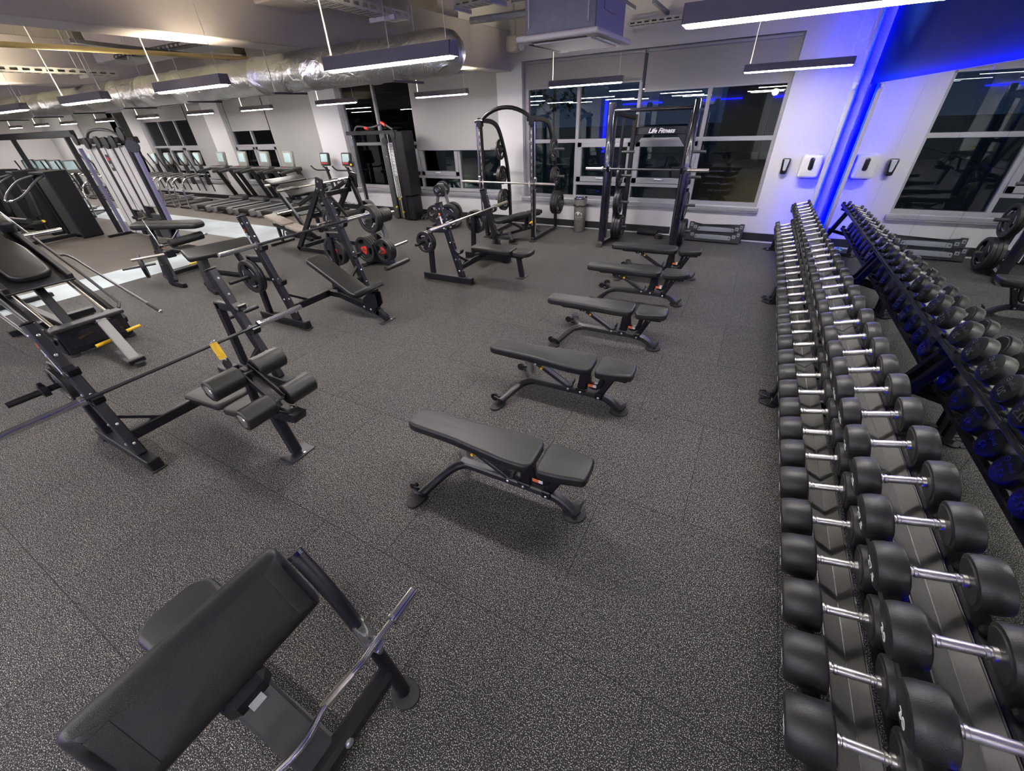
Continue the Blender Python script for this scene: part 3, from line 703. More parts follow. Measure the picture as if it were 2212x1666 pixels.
# EZ curl bar lying on the rests
t = thing('curl_bar', 'chrome cambered curl bar resting on the hooks of the foreground preacher bench', 'barbell', (-.925,.0,.502))
q = B(); q.tube([(0,-.62,0),(0,-.40,0),(0,-.36,0),(.012,-.27,.012),(-.028,-.13,-.01),(.024,.0,.012),(-.028,.13,-.01),(.012,.27,.012),(0,.36,0),(0,.47,0)],.0145,'chrome',12,2); q.make('shaft', t)
q = B(); q.tube([(-.02,.10,-.006),(-.012,.16,-.004),(.004,.235,.008)],.0165,'worn_chrome',12,1); q.make('knurled_grip', t)
q = B(); q.tube([(-.02,-.10,-.006),(-.012,-.16,-.004),(.004,-.235,.008)],.0165,'worn_chrome',12,1); q.make('knurled_grip', t)
for s in (-1,1):
    q = B(); q.lathe([(.024,0),(.03,.004),(.03,.014),(.024,.018),(.0245,.02),(.0245,.15),(.022,.153)],'chrome',frame((0,s*.455,0),(0,s,0)),18); q.make('sleeve', t)
# ================================================================== WEIGHT PLATES, BARBELLS
_pl = {}
def plate_mesh(Rr, t, red=False, grips=True, logo=False):
    key = (Rr, t, red, grips, logo)
    if key in _pl: return _pl[key]
    n = 36; b = B(); rad = [.026, Rr*.26, Rr*.44, Rr*.76, Rr*.80, Rr*.97, Rr]
    zz = [t*.42, t*.42, t*.30, t*.30, t*.5, t*.5, t*.38]
    def hole(k): return grips and (k % 12) in (1,2,3,4,5)
    vs, fs = [], []
    for sgn in (1,-1):
        for r, z in zip(rad, zz):
            for k in range(n): a = 2*PI*k/n; vs.append((r*math.cos(a), r*math.sin(a), sgn*z))
    m = len(rad); I = lambda s, i, k: s*m*n+i*n+k % n
    for s in (0,1):
        for i in range(m-1):
            for k in range(n):
                if i == 2 and hole(k): continue
                fs.append((I(s,i,k),I(s,i,k+1),I(s,i+1,k+1),I(s,i+1,k)))
    for k in range(n):
        fs.append((I(0,m-1,k),I(0,m-1,k+1),I(1,m-1,k+1),I(1,m-1,k))); fs.append((I(0,0,k),I(0,0,k+1),I(1,0,k+1),I(1,0,k)))
        if hole(k):
            for i in (2,3): fs.append((I(0,i,k),I(0,i,k+1),I(1,i,k+1),I(1,i,k)))
            if not hole(k-1): fs.append((I(0,2,k),I(0,3,k),I(1,3,k),I(1,2,k)))
            if not hole(k+1): fs.append((I(0,2,k+1),I(0,3,k+1),I(1,3,k+1),I(1,2,k+1)))
    b.add(vs, fs, 'plate_iron')
    ex = []
    if red:
        e = B()
        for s in (1,-1): e.prism(rounded([(Rr*.50*math.cos(a), Rr*.50*math.sin(a)) for a in (PI/2, PI/2+2*PI/3, PI/2+4*PI/3)], Rr*.3), .003, 'red_paint', T(0,0,s*t*.42))
        ex.append(('emblem', e.mesh('emblem')))
    else:
        e = B()
        for s in (1,-1):
            for a in ((.0,.45),(2.09,2.54),(4.19,4.64)) if grips else ((.3,.8),(3.4,3.9)):
                A = [a[0]-.35+(a[1]-a[0]+.35)*i/5 for i in range(6)] if grips else [a[0]+(a[1]-a[0])*i/5 for i in range(6)]
                v = [(rr*math.cos(x), rr*math.sin(x), s*(t*.305)) for x in A for rr in (Rr*.55, Rr*.62)]
                e.add(v, [(2*i,2*i+1,2*i+3,2*i+2) for i in range(5)], 'grey_sticker')
        ex.append(('emblem', e.mesh('emblem')))
    e = B(); e.lathe([(.026,-t*.43),(.036,-t*.43),(.036,t*.43),(.026,t*.43),(.026,-t*.43)],'satin_grey_metal',None,20,False); ex.append(('hub_ring', e.mesh('hub_ring')))
    _pl[key] = (b.mesh('disc', 28), ex); return _pl[key]
def plate(p, d, Rr, t, label, group, red=False, grips=True, spin=None):
    d = Vector(d).normalized(); me, ex = plate_mesh(Rr, t, red, grips)
    o = thing('weight_plate', label, 'weight plate', p, group=group)
    F = frame((0,0,0), d, (0,0,1) if abs(d.z) < .9 else (1,0,0)) @ Matrix.Rotation(random.uniform(0,6) if spin is None else spin,4,'Z')
    o.rotation_euler = F.to_euler()
    link('disc', me, o)
    for nm, m_ in ex: link(nm, m_, o)
    return o
def stack(p, d, specs, where, group):
    """plates side by side along a horn; specs = [(radius, thickness, red, adjective)]"""
    d = Vector(d).normalized(); p = Vector(p); s = 0
    n = len(specs)
    for i, (Rr, t, red, adj) in enumerate(specs):
        c = p+d*(s+t/2)+Vector((0,0,-.006)); s += t+.002
        pos = '' if n == 1 else 'innermost ' if i == 0 else 'outermost ' if i == n-1 else ordinal(i+1)+'-innermost '
        plate(c, d, Rr, t, '%s%s on %s' % (pos, adj.replace('weight plate','plate'), where), group, red, Rr > .12)
def barbell(name, c, half_sh, half, label, sl='chrome', sh='dark_metal', ax=(0,1,0), r=.0155):
    t = thing(name, label, 'barbell', c); a = Vector(ax).normalized()
    q = B(); q.cyl(-a*half_sh, a*half_sh, r, sh, 14); q.make('shaft', t)
    for s in (-1,1):
        q = B(); q.lathe([(.022,-.012),(.041,-.012),(.041,.014),(.03,.016),(.028,.03),(.0275,half-half_sh-.004),(.024,half-half_sh)], sl, frame(a*s*half_sh, a*s), 18); q.make('sleeve', t)
    return t
# ================================================================== OLYMPIC PRESS STATIONS
UPY = .64
def station(name, label, x, y, zt=1.2, lean=.37, hooks=(.62,), post_top=.86, slot=True, red_logo=False):
    """origin on the floor at the front end of the side rails, on the centre line; lifter faces +x"""
    t = thing(name, label, 'bench press', (x, y, 0))
    ux = lambda z: -.19-lean*(z-.08)/(zt-.08)
    for s in (-1,1):
        yy = s*UPY
        q = B(); q.beam((-.98,yy,.065),(0,yy,.065),.09,.10,'black_metal',.008); q.box((-.06,yy,.008),(.14,.11,.016),'rubber_matt',.004); q.box((-.93,yy,.008),(.1,.11,.016),'rubber_matt',.004); q.make('base_rail', t)
        q = B(); q.beam((ux(.10),yy,.10),(ux(zt),yy,zt),.07,.11,'black_metal',.010); q.make('upright', t)
        q = B(); q.beam((-.80,yy,.11),(-.74,yy,post_top),.06,.09,'black_metal',.01); q.beam((-.76,yy,post_top-.04),(ux(post_top)+.02,yy,post_top-.04+.02),.06,.08,'black_metal',.01)
        q.bolt((-.77,yy+s*.03,.5),(0,s,0),.03,.01); q.make('storage_post', t)
        q = B(); q.cyl((-.76,yy,.66),(-.76,yy+s*.36,.66),.024,'black_metal',14); q.make('plate_horn', t)
        for z in hooks:
            q = B(); xx = ux(z)+.055
            q.flat([(xx-.01,yy,z+.03),(xx+.03,yy,z-.025),(xx+.085,yy,z-.02),(xx+.105,yy,z+.035)],.075,.022,'black_metal',1); q.box((xx+.0,yy,z-.03),(.03,.08,.06),'black_metal',.006); q.make('bar_hook', t)
        q = B()
        for z in (zt-.07, zt-.22, zt-.36, .66, .40, .22): q.bolt((ux(z)+.01,yy+s*.035,z),(0,s,0),.013,.01); q.bolt((ux(z)+.055,yy,z),(1,0,.3),.011,.008)
        q.make('bolts', t)
        q = B(); q.beam((ux(zt-.18)-.025,yy+s*.0355,zt-.18),(ux(zt-.36)-.025,yy+s*.0355,zt-.36),.0015,.03,'white_sticker',0); q.box((ux(zt-.15)-.025,yy+s*.0355,zt-.15),(.03,.0015,.035),'orange_sticker',0); q.make('warning_sticker', t)
        q = B(); q.beam((ux(zt)-.00,yy,zt-.001),(ux(zt+.012),yy,zt+.012),.074,.115,'dark_metal',.004); q.make('end_cap', t)
    q = B(); q.beam((ux(.26),-UPY,.26),(ux(.26),UPY,.26),.06,.09,'black_metal',.008,(1,0,0))
    for s in (-1,1): q.beam((ux(.46)+.02,s*UPY,.46),(ux(.27),s*(UPY-.28),.28),.05,.03,'black_metal',.005,(1,0,0))
    q.make('cross_beam', t)
    return t
def leg(t, x, z0, dx=.05, w=.08):
    q = B(); q.beam((x-dx,0,z0),(x,0,.012),.07,w,'black_metal',.010); q.make('front_leg', t)
    q = B(); q.pad(rrect(.15,.22,.02),.012,'dark_metal',.004,T(x,0,0)); q.bolt((x+.055,.0,.012),(0,0,1)); q.make('foot_plate', t)
# ---- flat bench press (near the windows)
t = station('flat_bench_press','black flat bench press holding a barbell, in front of the arched smith machine',-3.65,5.85,1.22,.30,(.90,.52))
q = B(); q.beam((-.33,0,.26),(-.10,0,.33),.07,.09,'black_metal',.008); q.beam((-.14,0,.35),(.62,0,.36),.07,.08,'black_metal',.008); q.make('spine', t)
q = B(); q.pad(rounded(mirror_pts([(-.32,.10),(-.27,.165),(.42,.165),(.46,.11)]),.04),.075,'leather_soft',.024,T(0,-.04,.395),5); q.make('back_pad', t)
q = B(); q.pad(rounded(mirror_pts([(.49,.11),(.53,.165),(.74,.165),(.80,.10)]),.04),.075,'leather_soft',.024,T(0,-.04,.395),5); q.make('seat_pad', t)
leg(t,.58,.35,.06)
barbell('barbell',(-3.96,5.85,.945),.70,1.16,'worn brassy steel barbell racked on the flat bench press','worn_chrome','worn_chrome')
stack((-4.41,5.15,.66),(0,-1,0),[(.17,.05,False,'black grip weight plate'),(.165,.045,False,'black grip weight plate')],'the aisle-side horn of the flat bench press','plates on the flat bench press')
stack((-4.41,6.55,.66),(0,1,0),[(.205,.055,False,'large black weight plate'),(.20,.05,False,'black weight plate')],'the window-side horn of the flat bench press','plates on the flat bench press')
# ---- incline bench press (middle)
t = station('incline_bench_press','black incline bench press holding a barbell, in the middle of the floor',-4.80,3.57,1.40,.38,(1.05,.62),.92)
q = B(); q.beam((-.25,0,.26),(.02,0,.26),.07,.09,'black_metal',.008); q.beam((-.02,0,.24),(.06,0,.50),.06,.08,'black_metal',.008); q.beam((.02,0,.26),(.72,0,.11),.08,.10,'black_metal',.01); q.make('spine', t)
q = B(); q.pad(rounded(mirror_pts([(-.47,.10),(-.44,.15),(.40,.155),(.46,.09)]),.05),.07,'leather_soft',.022,T(.02,0,.50) @ Matrix.Rotation(math.radians(27),4,'Y') @ T(0,0,.0),5); q.make('back_pad', t)
q = B(); q.beam((-.36,0,.66),(.36,0,.30),.12,.03,'black_metal',.008); q.beam((.05,0,.46),(.05,0,.24),.06,.07,'black_metal',.008); q.make('pad_bracket', t)
q = B(); q.pad(rounded(mirror_pts([(-.17,.10),(-.14,.165),(.14,.14),(.18,.09)]),.05),.07,'leather_soft',.022,T(.62,0,.405) @ Matrix.Rotation(math.radians(-24),4,'Y'),5); q.make('seat_pad', t)
q = B()
for s in (-1,1): q.prism([(.44,.14),(.60,.10),(.74,.24),(.74,.40),(.60,.38),(.50,.30)],.012,'black_metal',frame((0,s*.05,0),(0,-1,0),(1,0,0))); q.bolt((.60,s*.06,.16),(0,s,0),.014); q.bolt((.48,s*.06,.18),(0,s,0),.014)
q.make('seat_bracket', t)
q = B(); q.beam((.66,0,.13),(.80,0,.05),.08,.09,'black_metal',.012); q.beam((.78,0,.09),(.80,0,.012),.07,.07,'black_metal',.01); q.make('front_leg', t)
q = B(); q.pad(rrect(.10,.26,.02),.012,'dark_metal',.004,T(.80,0,0)); q.bolt((.83,.05,.012),(0,0,1)); q.make('foot_plate', t)
barbell('barbell',(-5.16,3.57,1.10),.71,1.17,'chrome-sleeved barbell racked on the incline bench press')
stack((-5.56,2.92,.66),(0,-1,0),[(.22,.045,False,'large black weight plate'),(.215,.045,False,'large black weight plate')],'the camera-side horn of the incline bench press','plates on the incline bench press')
stack((-5.56,4.22,.62),(0,1,0),[(.225,.06,True,'large black weight plate with red emblem'),(.22,.05,False,'large black weight plate')],'the far horn of the incline bench press','plates on the incline bench press')
# ---- decline bench press (left foreground)
t = station('decline_bench_press','black decline bench press with leg rollers, at the left front of the floor',-3.72,1.24,1.20,.40,(.63,.86),.86)
q = B(); q.beam((-.26,0,.26),(.30,0,.26),.07,.09,'black_metal',.01); q.beam((.25,0,.26),(.64,0,.42),.07,.09,'black_metal',.01); q.make('spine', t)
q = B(); q.pad(rounded(mirror_pts([(-.36,.09),(-.33,.145),(.26,.15),(.30,.08)]),.045),.06,'leather_soft',.02,T(-.02,0,.30) @ Matrix.Rotation(math.radians(-8),4,'Y'),5); q.make('back_pad', t)
q = B(); q.pad(rounded(mirror_pts([(-.15,.08),(-.12,.15),(.13,.15),(.16,.08)]),.045),.06,'leather_soft',.02,T(.44,0,.35) @ Matrix.Rotation(math.radians(-12),4,'Y'),5); q.make('seat_pad', t)
q = B(); q.beam((.80,0,.46),(.88,0,.02),.075,.085,'black_metal',.012); q.make('front_leg', t)
q = B(); q.pad(rrect(.16,.24,.02),.012,'dark_metal',.004,T(.88,0,0)); q.bolt((.94,.03,.012),(0,0,1)); q.make('foot_plate', t)
q = B(); q.beam((.60,0,.42),(.68,0,.80),.05,.06,'black_metal',.008); q.beam((.66,.045,.80),(1.0,.045,.60),.015,.06,'black_metal',.004); q.beam((.66,-.045,.80),(1.0,-.045,.60),.015,.06,'black_metal',.004); q.beam((.68,0,.42),(.95,0,.55),.05,.05,'black_metal',.006)
q.cyl((.70,-.2,.765),(.70,.2,.765),.014,'satin_grey_metal',10); q.cyl((.98,-.2,.60),(.98,.2,.60),.014,'satin_grey_metal',10); q.make('roller_arm', t)
for nm, cx, cz in (('upper',.70,.765),('lower',.98,.60)):
    for s in (-1,1):
        q = B(); q.lathe([(.02,0),(.075,0),(.083,.008),(.083,.222),(.075,.23),(.055,.232)],'leather_soft',frame((cx,s*.055,cz),(0,s,0)),26); r_ = q.make('foam_roller', t)
        q = B(); q.lathe([(.056,.230),(.052,.237),(.02,.243),(.001,.244)],'chrome',frame((cx,s*.055,cz),(0,s,0)),22); q.make('end_cap', r_)
q = B(); q.beam((.80,.02,.45),(1.07,.02,.50),.09,.05,'black_metal',.004); q.prism([(.85,.40),(1.12,.44),(1.16,.52),(.86,.49)],.10,'black_metal',frame((0,.07,0),(0,-1,0),(1,0,0))); q.bolt((1.06,.02,.535),(0,0,1),.014)
for k in range(7): q.box((.88+k*.032,.02,.405+k*.005),(.014,.10,.02),'black_metal',.003)
q.make('adjuster', t)
q = B(); q.beam((.55,-.03,.74),(.52,-.03,.86),.045,.045,'black_metal',.006); q.box((.52,-.03,.77),(.12,.10,.06),'black_metal',.006); q.make('lever', t)
q = B(); q.cyl((.515,-.03,.86),(.475,-.03,.985),.026,'yellow_grip',14); q.make('lever_grip', t, label='yellow lever grip')
q = B(); q.lathe([(.027,0),(.027,.012),(.02,.018)],'chrome',frame((.475,-.03,.985),(-.3,0,.95)),14); q.cyl((.521,-.03,.842),(.515,-.03,.86),.027,'chrome',14); q.make('grip_cap', t)
barbell('barbell',(-4.02,1.24,.655),.71,1.20,'chrome-sleeved barbell racked on the decline bench press')
stack((-4.48,.59,.66),(0,-1,0),[(.15,.05,False,'black rubber weight plate')],'the camera-side horn of the decline bench press','plates on the decline bench press')
q = B(); q.lathe([(.026,0),(.05,.005),(.05,.045),(.03,.05)],'black_metal',frame((-4.48,.48,.66),(0,-1,0)),14); q.box((-4.48,.455,.71),(.03,.03,.05),'black_metal',.005); tag(q.make('spring_collar'), 'black collar clamp on the near horn of the decline bench press', 'clamp')
# ================================================================== ARCHED SMITH MACHINE
t = thing('smith_machine','black smith machine with an arched top bar and brassy bar, by the windows','smith machine',(-4.48,8.0,0))
for s in (-1,1):
    xx = s*.58
    q = B(); q.beam((xx,0,.03),(xx,0,2.22),.075,.075,'black_metal',.008); q.box((xx,-.045,1.2),(.03,.012,1.75),'worn_chrome',.003)
    for k in range(14): q.box((xx,-.052,.5+k*.12),(.014,.004,.06),'black_metal',0)
    q.make('upright', t)
    q = B(); q.cyl((xx+s*.07-.01,-.02,.12),(xx+s*.07-.01,-.02,2.16),.016,'chrome',14); q.make('guide_rod', t)
    q = B(); q.flat([(xx+.02*s,1.15,.05),(xx+.02*s,1.15,1.2),(xx+.02*s,.85,1.95),(xx+.02*s,.62,2.18),(xx+.02*s,0,2.22)],.06,.08,'black_metal',2,(1,0,0)); q.make('rear_post', t)
    q = B(); q.beam((xx,-.05,.05),(xx,1.18,.05),.07,.06,'dark_metal',.01); q.pad([(xx+.075*math.cos(i*PI/8),-.06+.06*math.sin(i*PI/8)) for i in range(16)],.025,'dark_metal',.008); q.make('base_rail', t)
    q = B(); q.cyl((xx-.09,-.02,2.2),(xx+.09,-.02,2.2),.03,'gloss_black',12); q.box((xx,0,2.17),(.12,.10,.12),'black_metal',.01); q.make('top_bracket', t)
    q = B()
    for z in (.62,1.15,1.66): q.cyl((xx,.98-.10*(z-.6),z),(xx+s*.30,.98-.10*(z-.6),z),.025,'satin_grey_metal',12)
    q.make('plate_horn', t)
    q = B(); q.cyl((xx,-.06,.40),(xx,-.14,.40),.02,'yellow_grip',10); q.make('stop_pin', t)
q = B(); q.tube([(-.56,.02,2.20),(-.42,.02,2.31),(-.2,.02,2.39),(0,.02,2.41),(.2,.02,2.39),(.42,.02,2.31),(.56,.02,2.20)],.035,'black_metal',14,1); q.make('arched_pull_up_bar', t)
q = B(); q.beam((-.58,1.15,.12),(.58,1.15,.12),.05,.10,'black_metal',.006,(1,0,0)); q.beam((-.58,.62,2.18),(.58,.62,2.18),.05,.06,'black_metal',.006,(1,0,0)); q.make('rear_cross_bar', t)
t2 = t
q = B()
q.cyl((-1.10,-.06,1.13),(1.10,-.06,1.13),.016,'worn_chrome',12)
for s in (-1,1): q.cyl((s*.66,-.06,1.13),(s*1.10,-.06,1.13),.026,'worn_chrome',14); q.box((s*.64,-.03,1.13),(.06,.09,.22),'chrome',.01); q.flat([(s*.56,-.07,1.13),(s*.545,-.10,1.05),(s*.55,-.09,1.18)],.012,.03,'worn_chrome',1)
q.make('sliding_bar', t)
for sgn, nm in ((-1,'left'),(1,'right')):
    for z, sp in ((.62,[(.24,.05,False,'large black weight plate'),(.24,.05,False,'large black weight plate'),(.235,.05,False,'large black weight plate')] if sgn > 0 else [(.235,.05,False,'large black weight plate'),(.23,.045,False,'large black weight plate')]),
                  (1.15,[(.19,.045,False,'black weight plate'),(.18,.04,False,'black weight plate')]),(1.66,[(.21,.04,False,'black weight plate')] if sgn > 0 else [(.20,.04,False,'black weight plate')])):
        yy = .98-.10*(z-.6)
        stack((-4.48+sgn*(.58+.045),8.0+yy,z),(sgn,0,0),sp,'the %s %s-side horn of the arched smith machine' % ({.62:'low',1.15:'middle',1.66:'high'}[z],'bin' if sgn > 0 else 'cable'),'plates on the arched smith machine')
# ================================================================== PLATE-LOADED HALF RACK
t = thing('squat_rack','tall glossy black squat rack with white lettering on its cross beam, by the windows','rack',(-1.75,8.15,0))
for s in (-1,1):
    xx = s*.69
    q = B(); q.lathe([(.062,0),(.062,2.34),(.056,2.36)],'gloss_black',frame((xx,0,.03),(0,0,1)),24); q.make('upright', t)
    q = B(); q.box((xx-s*.055,.07,1.2),(.05,.03,2.1),'satin_grey_metal',.005)
    for k in range(20): q.cyl((xx-s*.08,.07,.35+k*.09),(xx-s*.085,.07,.35+k*.09),.014,'black_metal',8)
    q.make('hook_rail', t)
    q = B(); q.beam((s*.52,.95,.03),(s*.50,.92,2.2),.08,.08,'black_metal',.01); q.make('rear_post', t)
    q = B(); q.beam((xx,-.10,.05),(s*.52,.98,.05),.07,.07,'gloss_black',.012,(1,0,0)); q.make('base_rail', t)
    q = B(); q.cyl((xx,-.14,.035),(xx,-.04,.055),.05,'worn_chrome',14); q.make('foot_cap', t)
    q = B(); q.beam((xx,0,2.25),(s*.50,.93,2.15),.06,.07,'black_metal',.008,(1,0,0)); q.make('top_side_rail', t)
    q = B()
    for z in (.28,.75,1.22,1.62): q.cyl((s*.60,.52,z),(s*.60-s*.0,.52,z),.02,'black_metal',8) if False else q.cyl((s*.62,.50,z),(s*.34 if s < 0 else s*.90,.50,z),.025,'satin_grey_metal',12)
    q.beam((s*.62,.50,.06),(s*.60,.50,2.2),.06,.05,'black_metal',.006); q.make('plate_horn', t)
    q = B(); q.flat([(xx-s*.05,-.01,1.42),(xx-s*.05,-.08,1.34),(xx-s*.05,-.13,1.37),(xx-s*.05,-.14,1.44)],.05,.02,'black_metal',1,(1,0,0)); q.make('bar_hook', t)
q = B(); q.cyl((-.69,.0,2.27),(.69,.0,2.27),.03,'gloss_black',14); q.make('pull_up_bar', t)
q = B(); q.beam((-.50,.92,1.93),(.50,.92,1.93),.05,.13,'gloss_black',.012,(0,0,1) if False else (0,1,0))
for s in (-1,1): q.prism([(s*.48,1.87),(s*.30,1.87),(s*.48,1.66)],.03,'black_metal',frame((0,.935,0),(0,-1,0),(1,0,0)))
q.make('sign_beam', t)
text('brand_lettering','Life Fitness',.105,frame((0.02,.852,1.93),(0,-1,0),(1,0,0)),t,'white_sticker',.35,.003)
q = B(); q.beam((-.52,.95,.06),(.52,.95,.06),.06,.06,'black_metal',.008,(1,0,0)); q.make('rear_cross_bar', t)
q = B(); q.span((.60,-.02,.30),(.612,.02,.56),'white_sticker',.002); q.make('instruction_sticker', t)
barbell('barbell',(-1.75,8.03,1.40),.74,1.06,'steel barbell racked on the tall glossy squat rack','worn_chrome','satin_grey_metal',(1,0,0))
for s, nm in ((-1,'bin'),(1,'mirror')):
    d = (1,0,0)
    x0 = -1.75+(-.60 if s < 0 else .65)
    for z, sp in ((.28,[(.235,.055,False,'large black weight plate')]*3),(.75,[(.23,.05,False,'large black weight plate')]*2),(1.22,[(.19,.045,False,'black weight plate')])):
        stack((x0,8.65,z),d,sp,'the %s %s-side horn of the glossy squat rack' % ({.28:'low',.75:'middle',1.22:'high'}[z],nm),'plates on the glossy squat rack')
# ---- trash bin
t = thing('trash_bin','grey trash bin with white house logo and chrome rim between the two racks','bin',(-3.28,9.15,0))
q = B(); q.lathe([(.115,0),(.12,.01),(.145,.68),(.145,.70),(.13,.70),(.12,.40),(.001,.38)],'bin_grey',None,28); q.make('body', t)
q = B(); q.lathe([(.147,.685),(.15,.70),(.147,.715),(.11,.715),(.105,.70)],'chrome',None,28,False); q.make('rim', t)
q = B(); pts = [(.147*math.cos(i*.35),.147*math.sin(i*.35),.555+.012*math.sin(i*2.3)) for i in range(18)]; q.tube(pts,.012,'rubber_matt',7,1,True); q.make('bin_liner', t)
for p_ in (0,):
    q = B(); F = frame((0,-.1335,.33),(0,-1,-.14),(1,0,0))
    def wrap(px, pz): # print wrapped on the cone
        r = .12+.025*(pz/.68)+.0012; a = -PI/2+px/r; return (r*math.cos(a), r*math.sin(a), pz)
    vs = [wrap(*p) for p in ((-.085,.36),(-.085,.405),(-.04,.425),(0,.445),(0,.36),(.04,.425),(.085,.405),(.085,.36))]
    q.add(vs,[(0,1,2,4),(2,3,4),(3,5,4),(5,6,7,4)],'white_paint_print'); q.make('house_logo', t)
def wrap_text(txt, size, zc):
    me = text_mesh(txt, size).copy(); me.name = 'lettering'; me.materials.clear(); me.materials.append(M['white_paint_print'])
    for v in me.vertices:
        x, y = v.co.x/S, v.co.y/S; v.co = Vector(wrap(x, zc+y))*S
    link('lettering', me, t)
wrap_text('haywood', .052, .325); wrap_text('house of gym', .030, .285)
# ---- step platforms
for i, (dx, z, th) in enumerate(((0,0,0),(.02,.0,0))):
    y0 = 9.30-.10*(1-i)+.0
    t = thing('aerobic_step', ('grey and black aerobic step platform leaning nearest the room by the wall' if i == 0 else 'grey and black aerobic step platform propped against the wall behind another'), 'step platform', (-.46+dx,9.16+i*.10,0), group='aerobic step platforms')
    A = frame((0,0,.0),(0,-1,.22),(1,0,0)); h = .22+.12*i
    q = B(); q.pad(rounded([(-.50,.0),(.50,.0),(.50,h),(.42,h),(.42,h-.035),(.34,h-.035),(.34,h-.07),(-.34,h-.07),(-.34,h-.035),(-.42,h-.035),(-.42,h),(-.50,h)],.012),.08,'step_dark',.01,A); q.make('frame', t)
    q = B(); q.pad(rounded([(-.33,h-.17),(.33,h-.17),(.33,h-.095),(.2,h-.085),(-.2,h-.085),(-.33,h-.095)],.02),.012,'step_grey',.004,A @ T(0,0,.078))
    for s in (-1,1):
        q.pad([(s*a,b_) for a, b_ in ((.35,h-.13),(.41,h-.13),(.41,h-.07),(.35,h-.07))],.010,'step_grey',.004,A @ T(0,0,.078)); q.pad([(s*a,b_) for a, b_ in ((.43,h-.09),(.475,h-.09),(.475,h-.03),(.43,h-.03))],.010,'step_grey',.004,A @ T(0,0,.078))
    q.make('top_panel', t)
    q = B()
    for s in (-1,1):
        for a, b_ in ((.30,h-.13),(.38,h-.10),(.452,h-.06)): q.cyl(A @ Vector((s*a,b_,.086)), A @ Vector((s*a,b_,.0925)), .012,'step_dark',10)
    q.make('peg_holes', t)
q = B(); q.lathe([(.02,0),(.055,.0),(.06,.006),(.06,.42),(.055,.426),(.02,.426)],'rubber_matt',frame((-1.98,9.30,.062),(1,-.03,0)),20); tag(q.make('foam_roller'), 'black foam roller lying on the floor against the wall behind the squat rack', 'roller')
for k, z in enumerate((0,.035)):
    q = B(); q.lathe([(.035,0),(.08-.015*k,0),(.085-.015*k,.01),(.085-.015*k,.026),(.08-.015*k,.034),(.035,.034)],'plate_iron',T(-1.50+.01*k,9.12,z),22); tag(q.make('weight_plate'), 'small black plate flat on the floor behind the squat rack, %s of two stacked' % ('upper' if k else 'lower'), 'weight plate', 'small plates stacked on the floor')

# ================================================================== PLATE TREES
def plate_tree(name, label, x, y, rz=0):
    t = thing(name, label, 'plate tree', (x,y,0), rz)
    q = B()
    for s in (-1,1):
        q.cyl((s*.29,-.30,.035),(s*.29,.30,.035),.035,'satin_grey_metal',14); q.cyl((s*.29,-.315,.035),(s*.29,-.30,.035),.037,'rubber_matt',14); q.cyl((s*.29,.30,.035),(s*.29,.315,.035),.037,'rubber_matt',14); q.make('foot', t); q = B()
    q.beam((-.29,0,.05),(.29,0,.05),.07,.06,'satin_grey_metal',.01,(0,1,0)); q.make('base', t)
    q = B(); q.beam((-.26,0,.05),(-.05,0,.95),.07,.06,'lamp_grey',.01); q.beam((.26,0,.05),(.05,0,.95),.07,.06,'lamp_grey',.01); q.box((0,0,.95),(.16,.08,.08),'lamp_grey',.012); q.make('post', t)
    for xx, z, L in ((-.20,.33,.34),(.20,.33,.34),(0,.86,.34)):
        for s in (-1,1): q = B(); q.cyl((xx,s*.03,z),(xx,s*(.29 if s < 0 or xx < 0 else .46),z),.024,'worn_chrome',14); q.make('plate_horn', t)
    return t
plate_tree('plate_tree','grey plate tree loaded with red-centred plates, beside the incline press',-5.86,5.53)
X0, Y0 = -5.86, 5.53
W = 'the red-centred tree'
stack((X0-.20,Y0-.06,.33),(0,-1,0),[(.235,.05,False,'large black weight plate')]*3+[(.235,.055,True,'red-centred weight plate')],'the low near left horn of '+W,'plates on the red-centred tree')
stack((X0+.20,Y0-.06,.33),(0,-1,0),[(.205,.045,False,'black weight plate')]*2+[(.205,.05,True,'smaller red-centred weight plate')],'the low near right horn of '+W,'plates on the red-centred tree')
stack((X0,Y0-.06,.86),(0,-1,0),[(.235,.05,False,'large black weight plate')]*3,'the top near horn of '+W,'plates on the red-centred tree')
stack((X0-.20,Y0+.06,.33),(0,1,0),[(.225,.05,False,'large black weight plate')]*2,'the low far left horn of '+W,'plates on the red-centred tree')
stack((X0,Y0+.06,.86),(0,1,0),[(.12,.032,False,'small black weight plate')]*7,'the top far horn of '+W,'plates on the red-centred tree')
plate_tree('plate_tree','dark plate tree near the windows beside the cable tower',-6.62,8.5,.25)
X0, Y0 = -6.62, 8.5; W = 'the tree by the windows'; D = Vector((-.247,.969,0))
for dx, z, sg, sp in ((-.20,.33,-1,[(.20,.045,False,'black weight plate')]*2),(.20,.33,-1,[(.235,.05,False,'large weight plate')]*3),(.0,.86,-1,[(.13,.04,False,'small black weight plate')]*3),(.20,.33,1,[(.235,.05,False,'large black weight plate')]*2),(0,.86,1,[(.17,.04,False,'black weight plate')]*2)):
    p = Vector((X0,Y0,z))+Vector((.969,.247,0))*dx+D*sg*.06
    stack(p, D*sg, sp, 'the %s %s%s horn of %s' % ('low' if z < .5 else 'top','near' if sg < 0 else 'far','' if dx == 0 else (' left' if dx < 0 else ' right'),W),'plates on the tree by the windows')

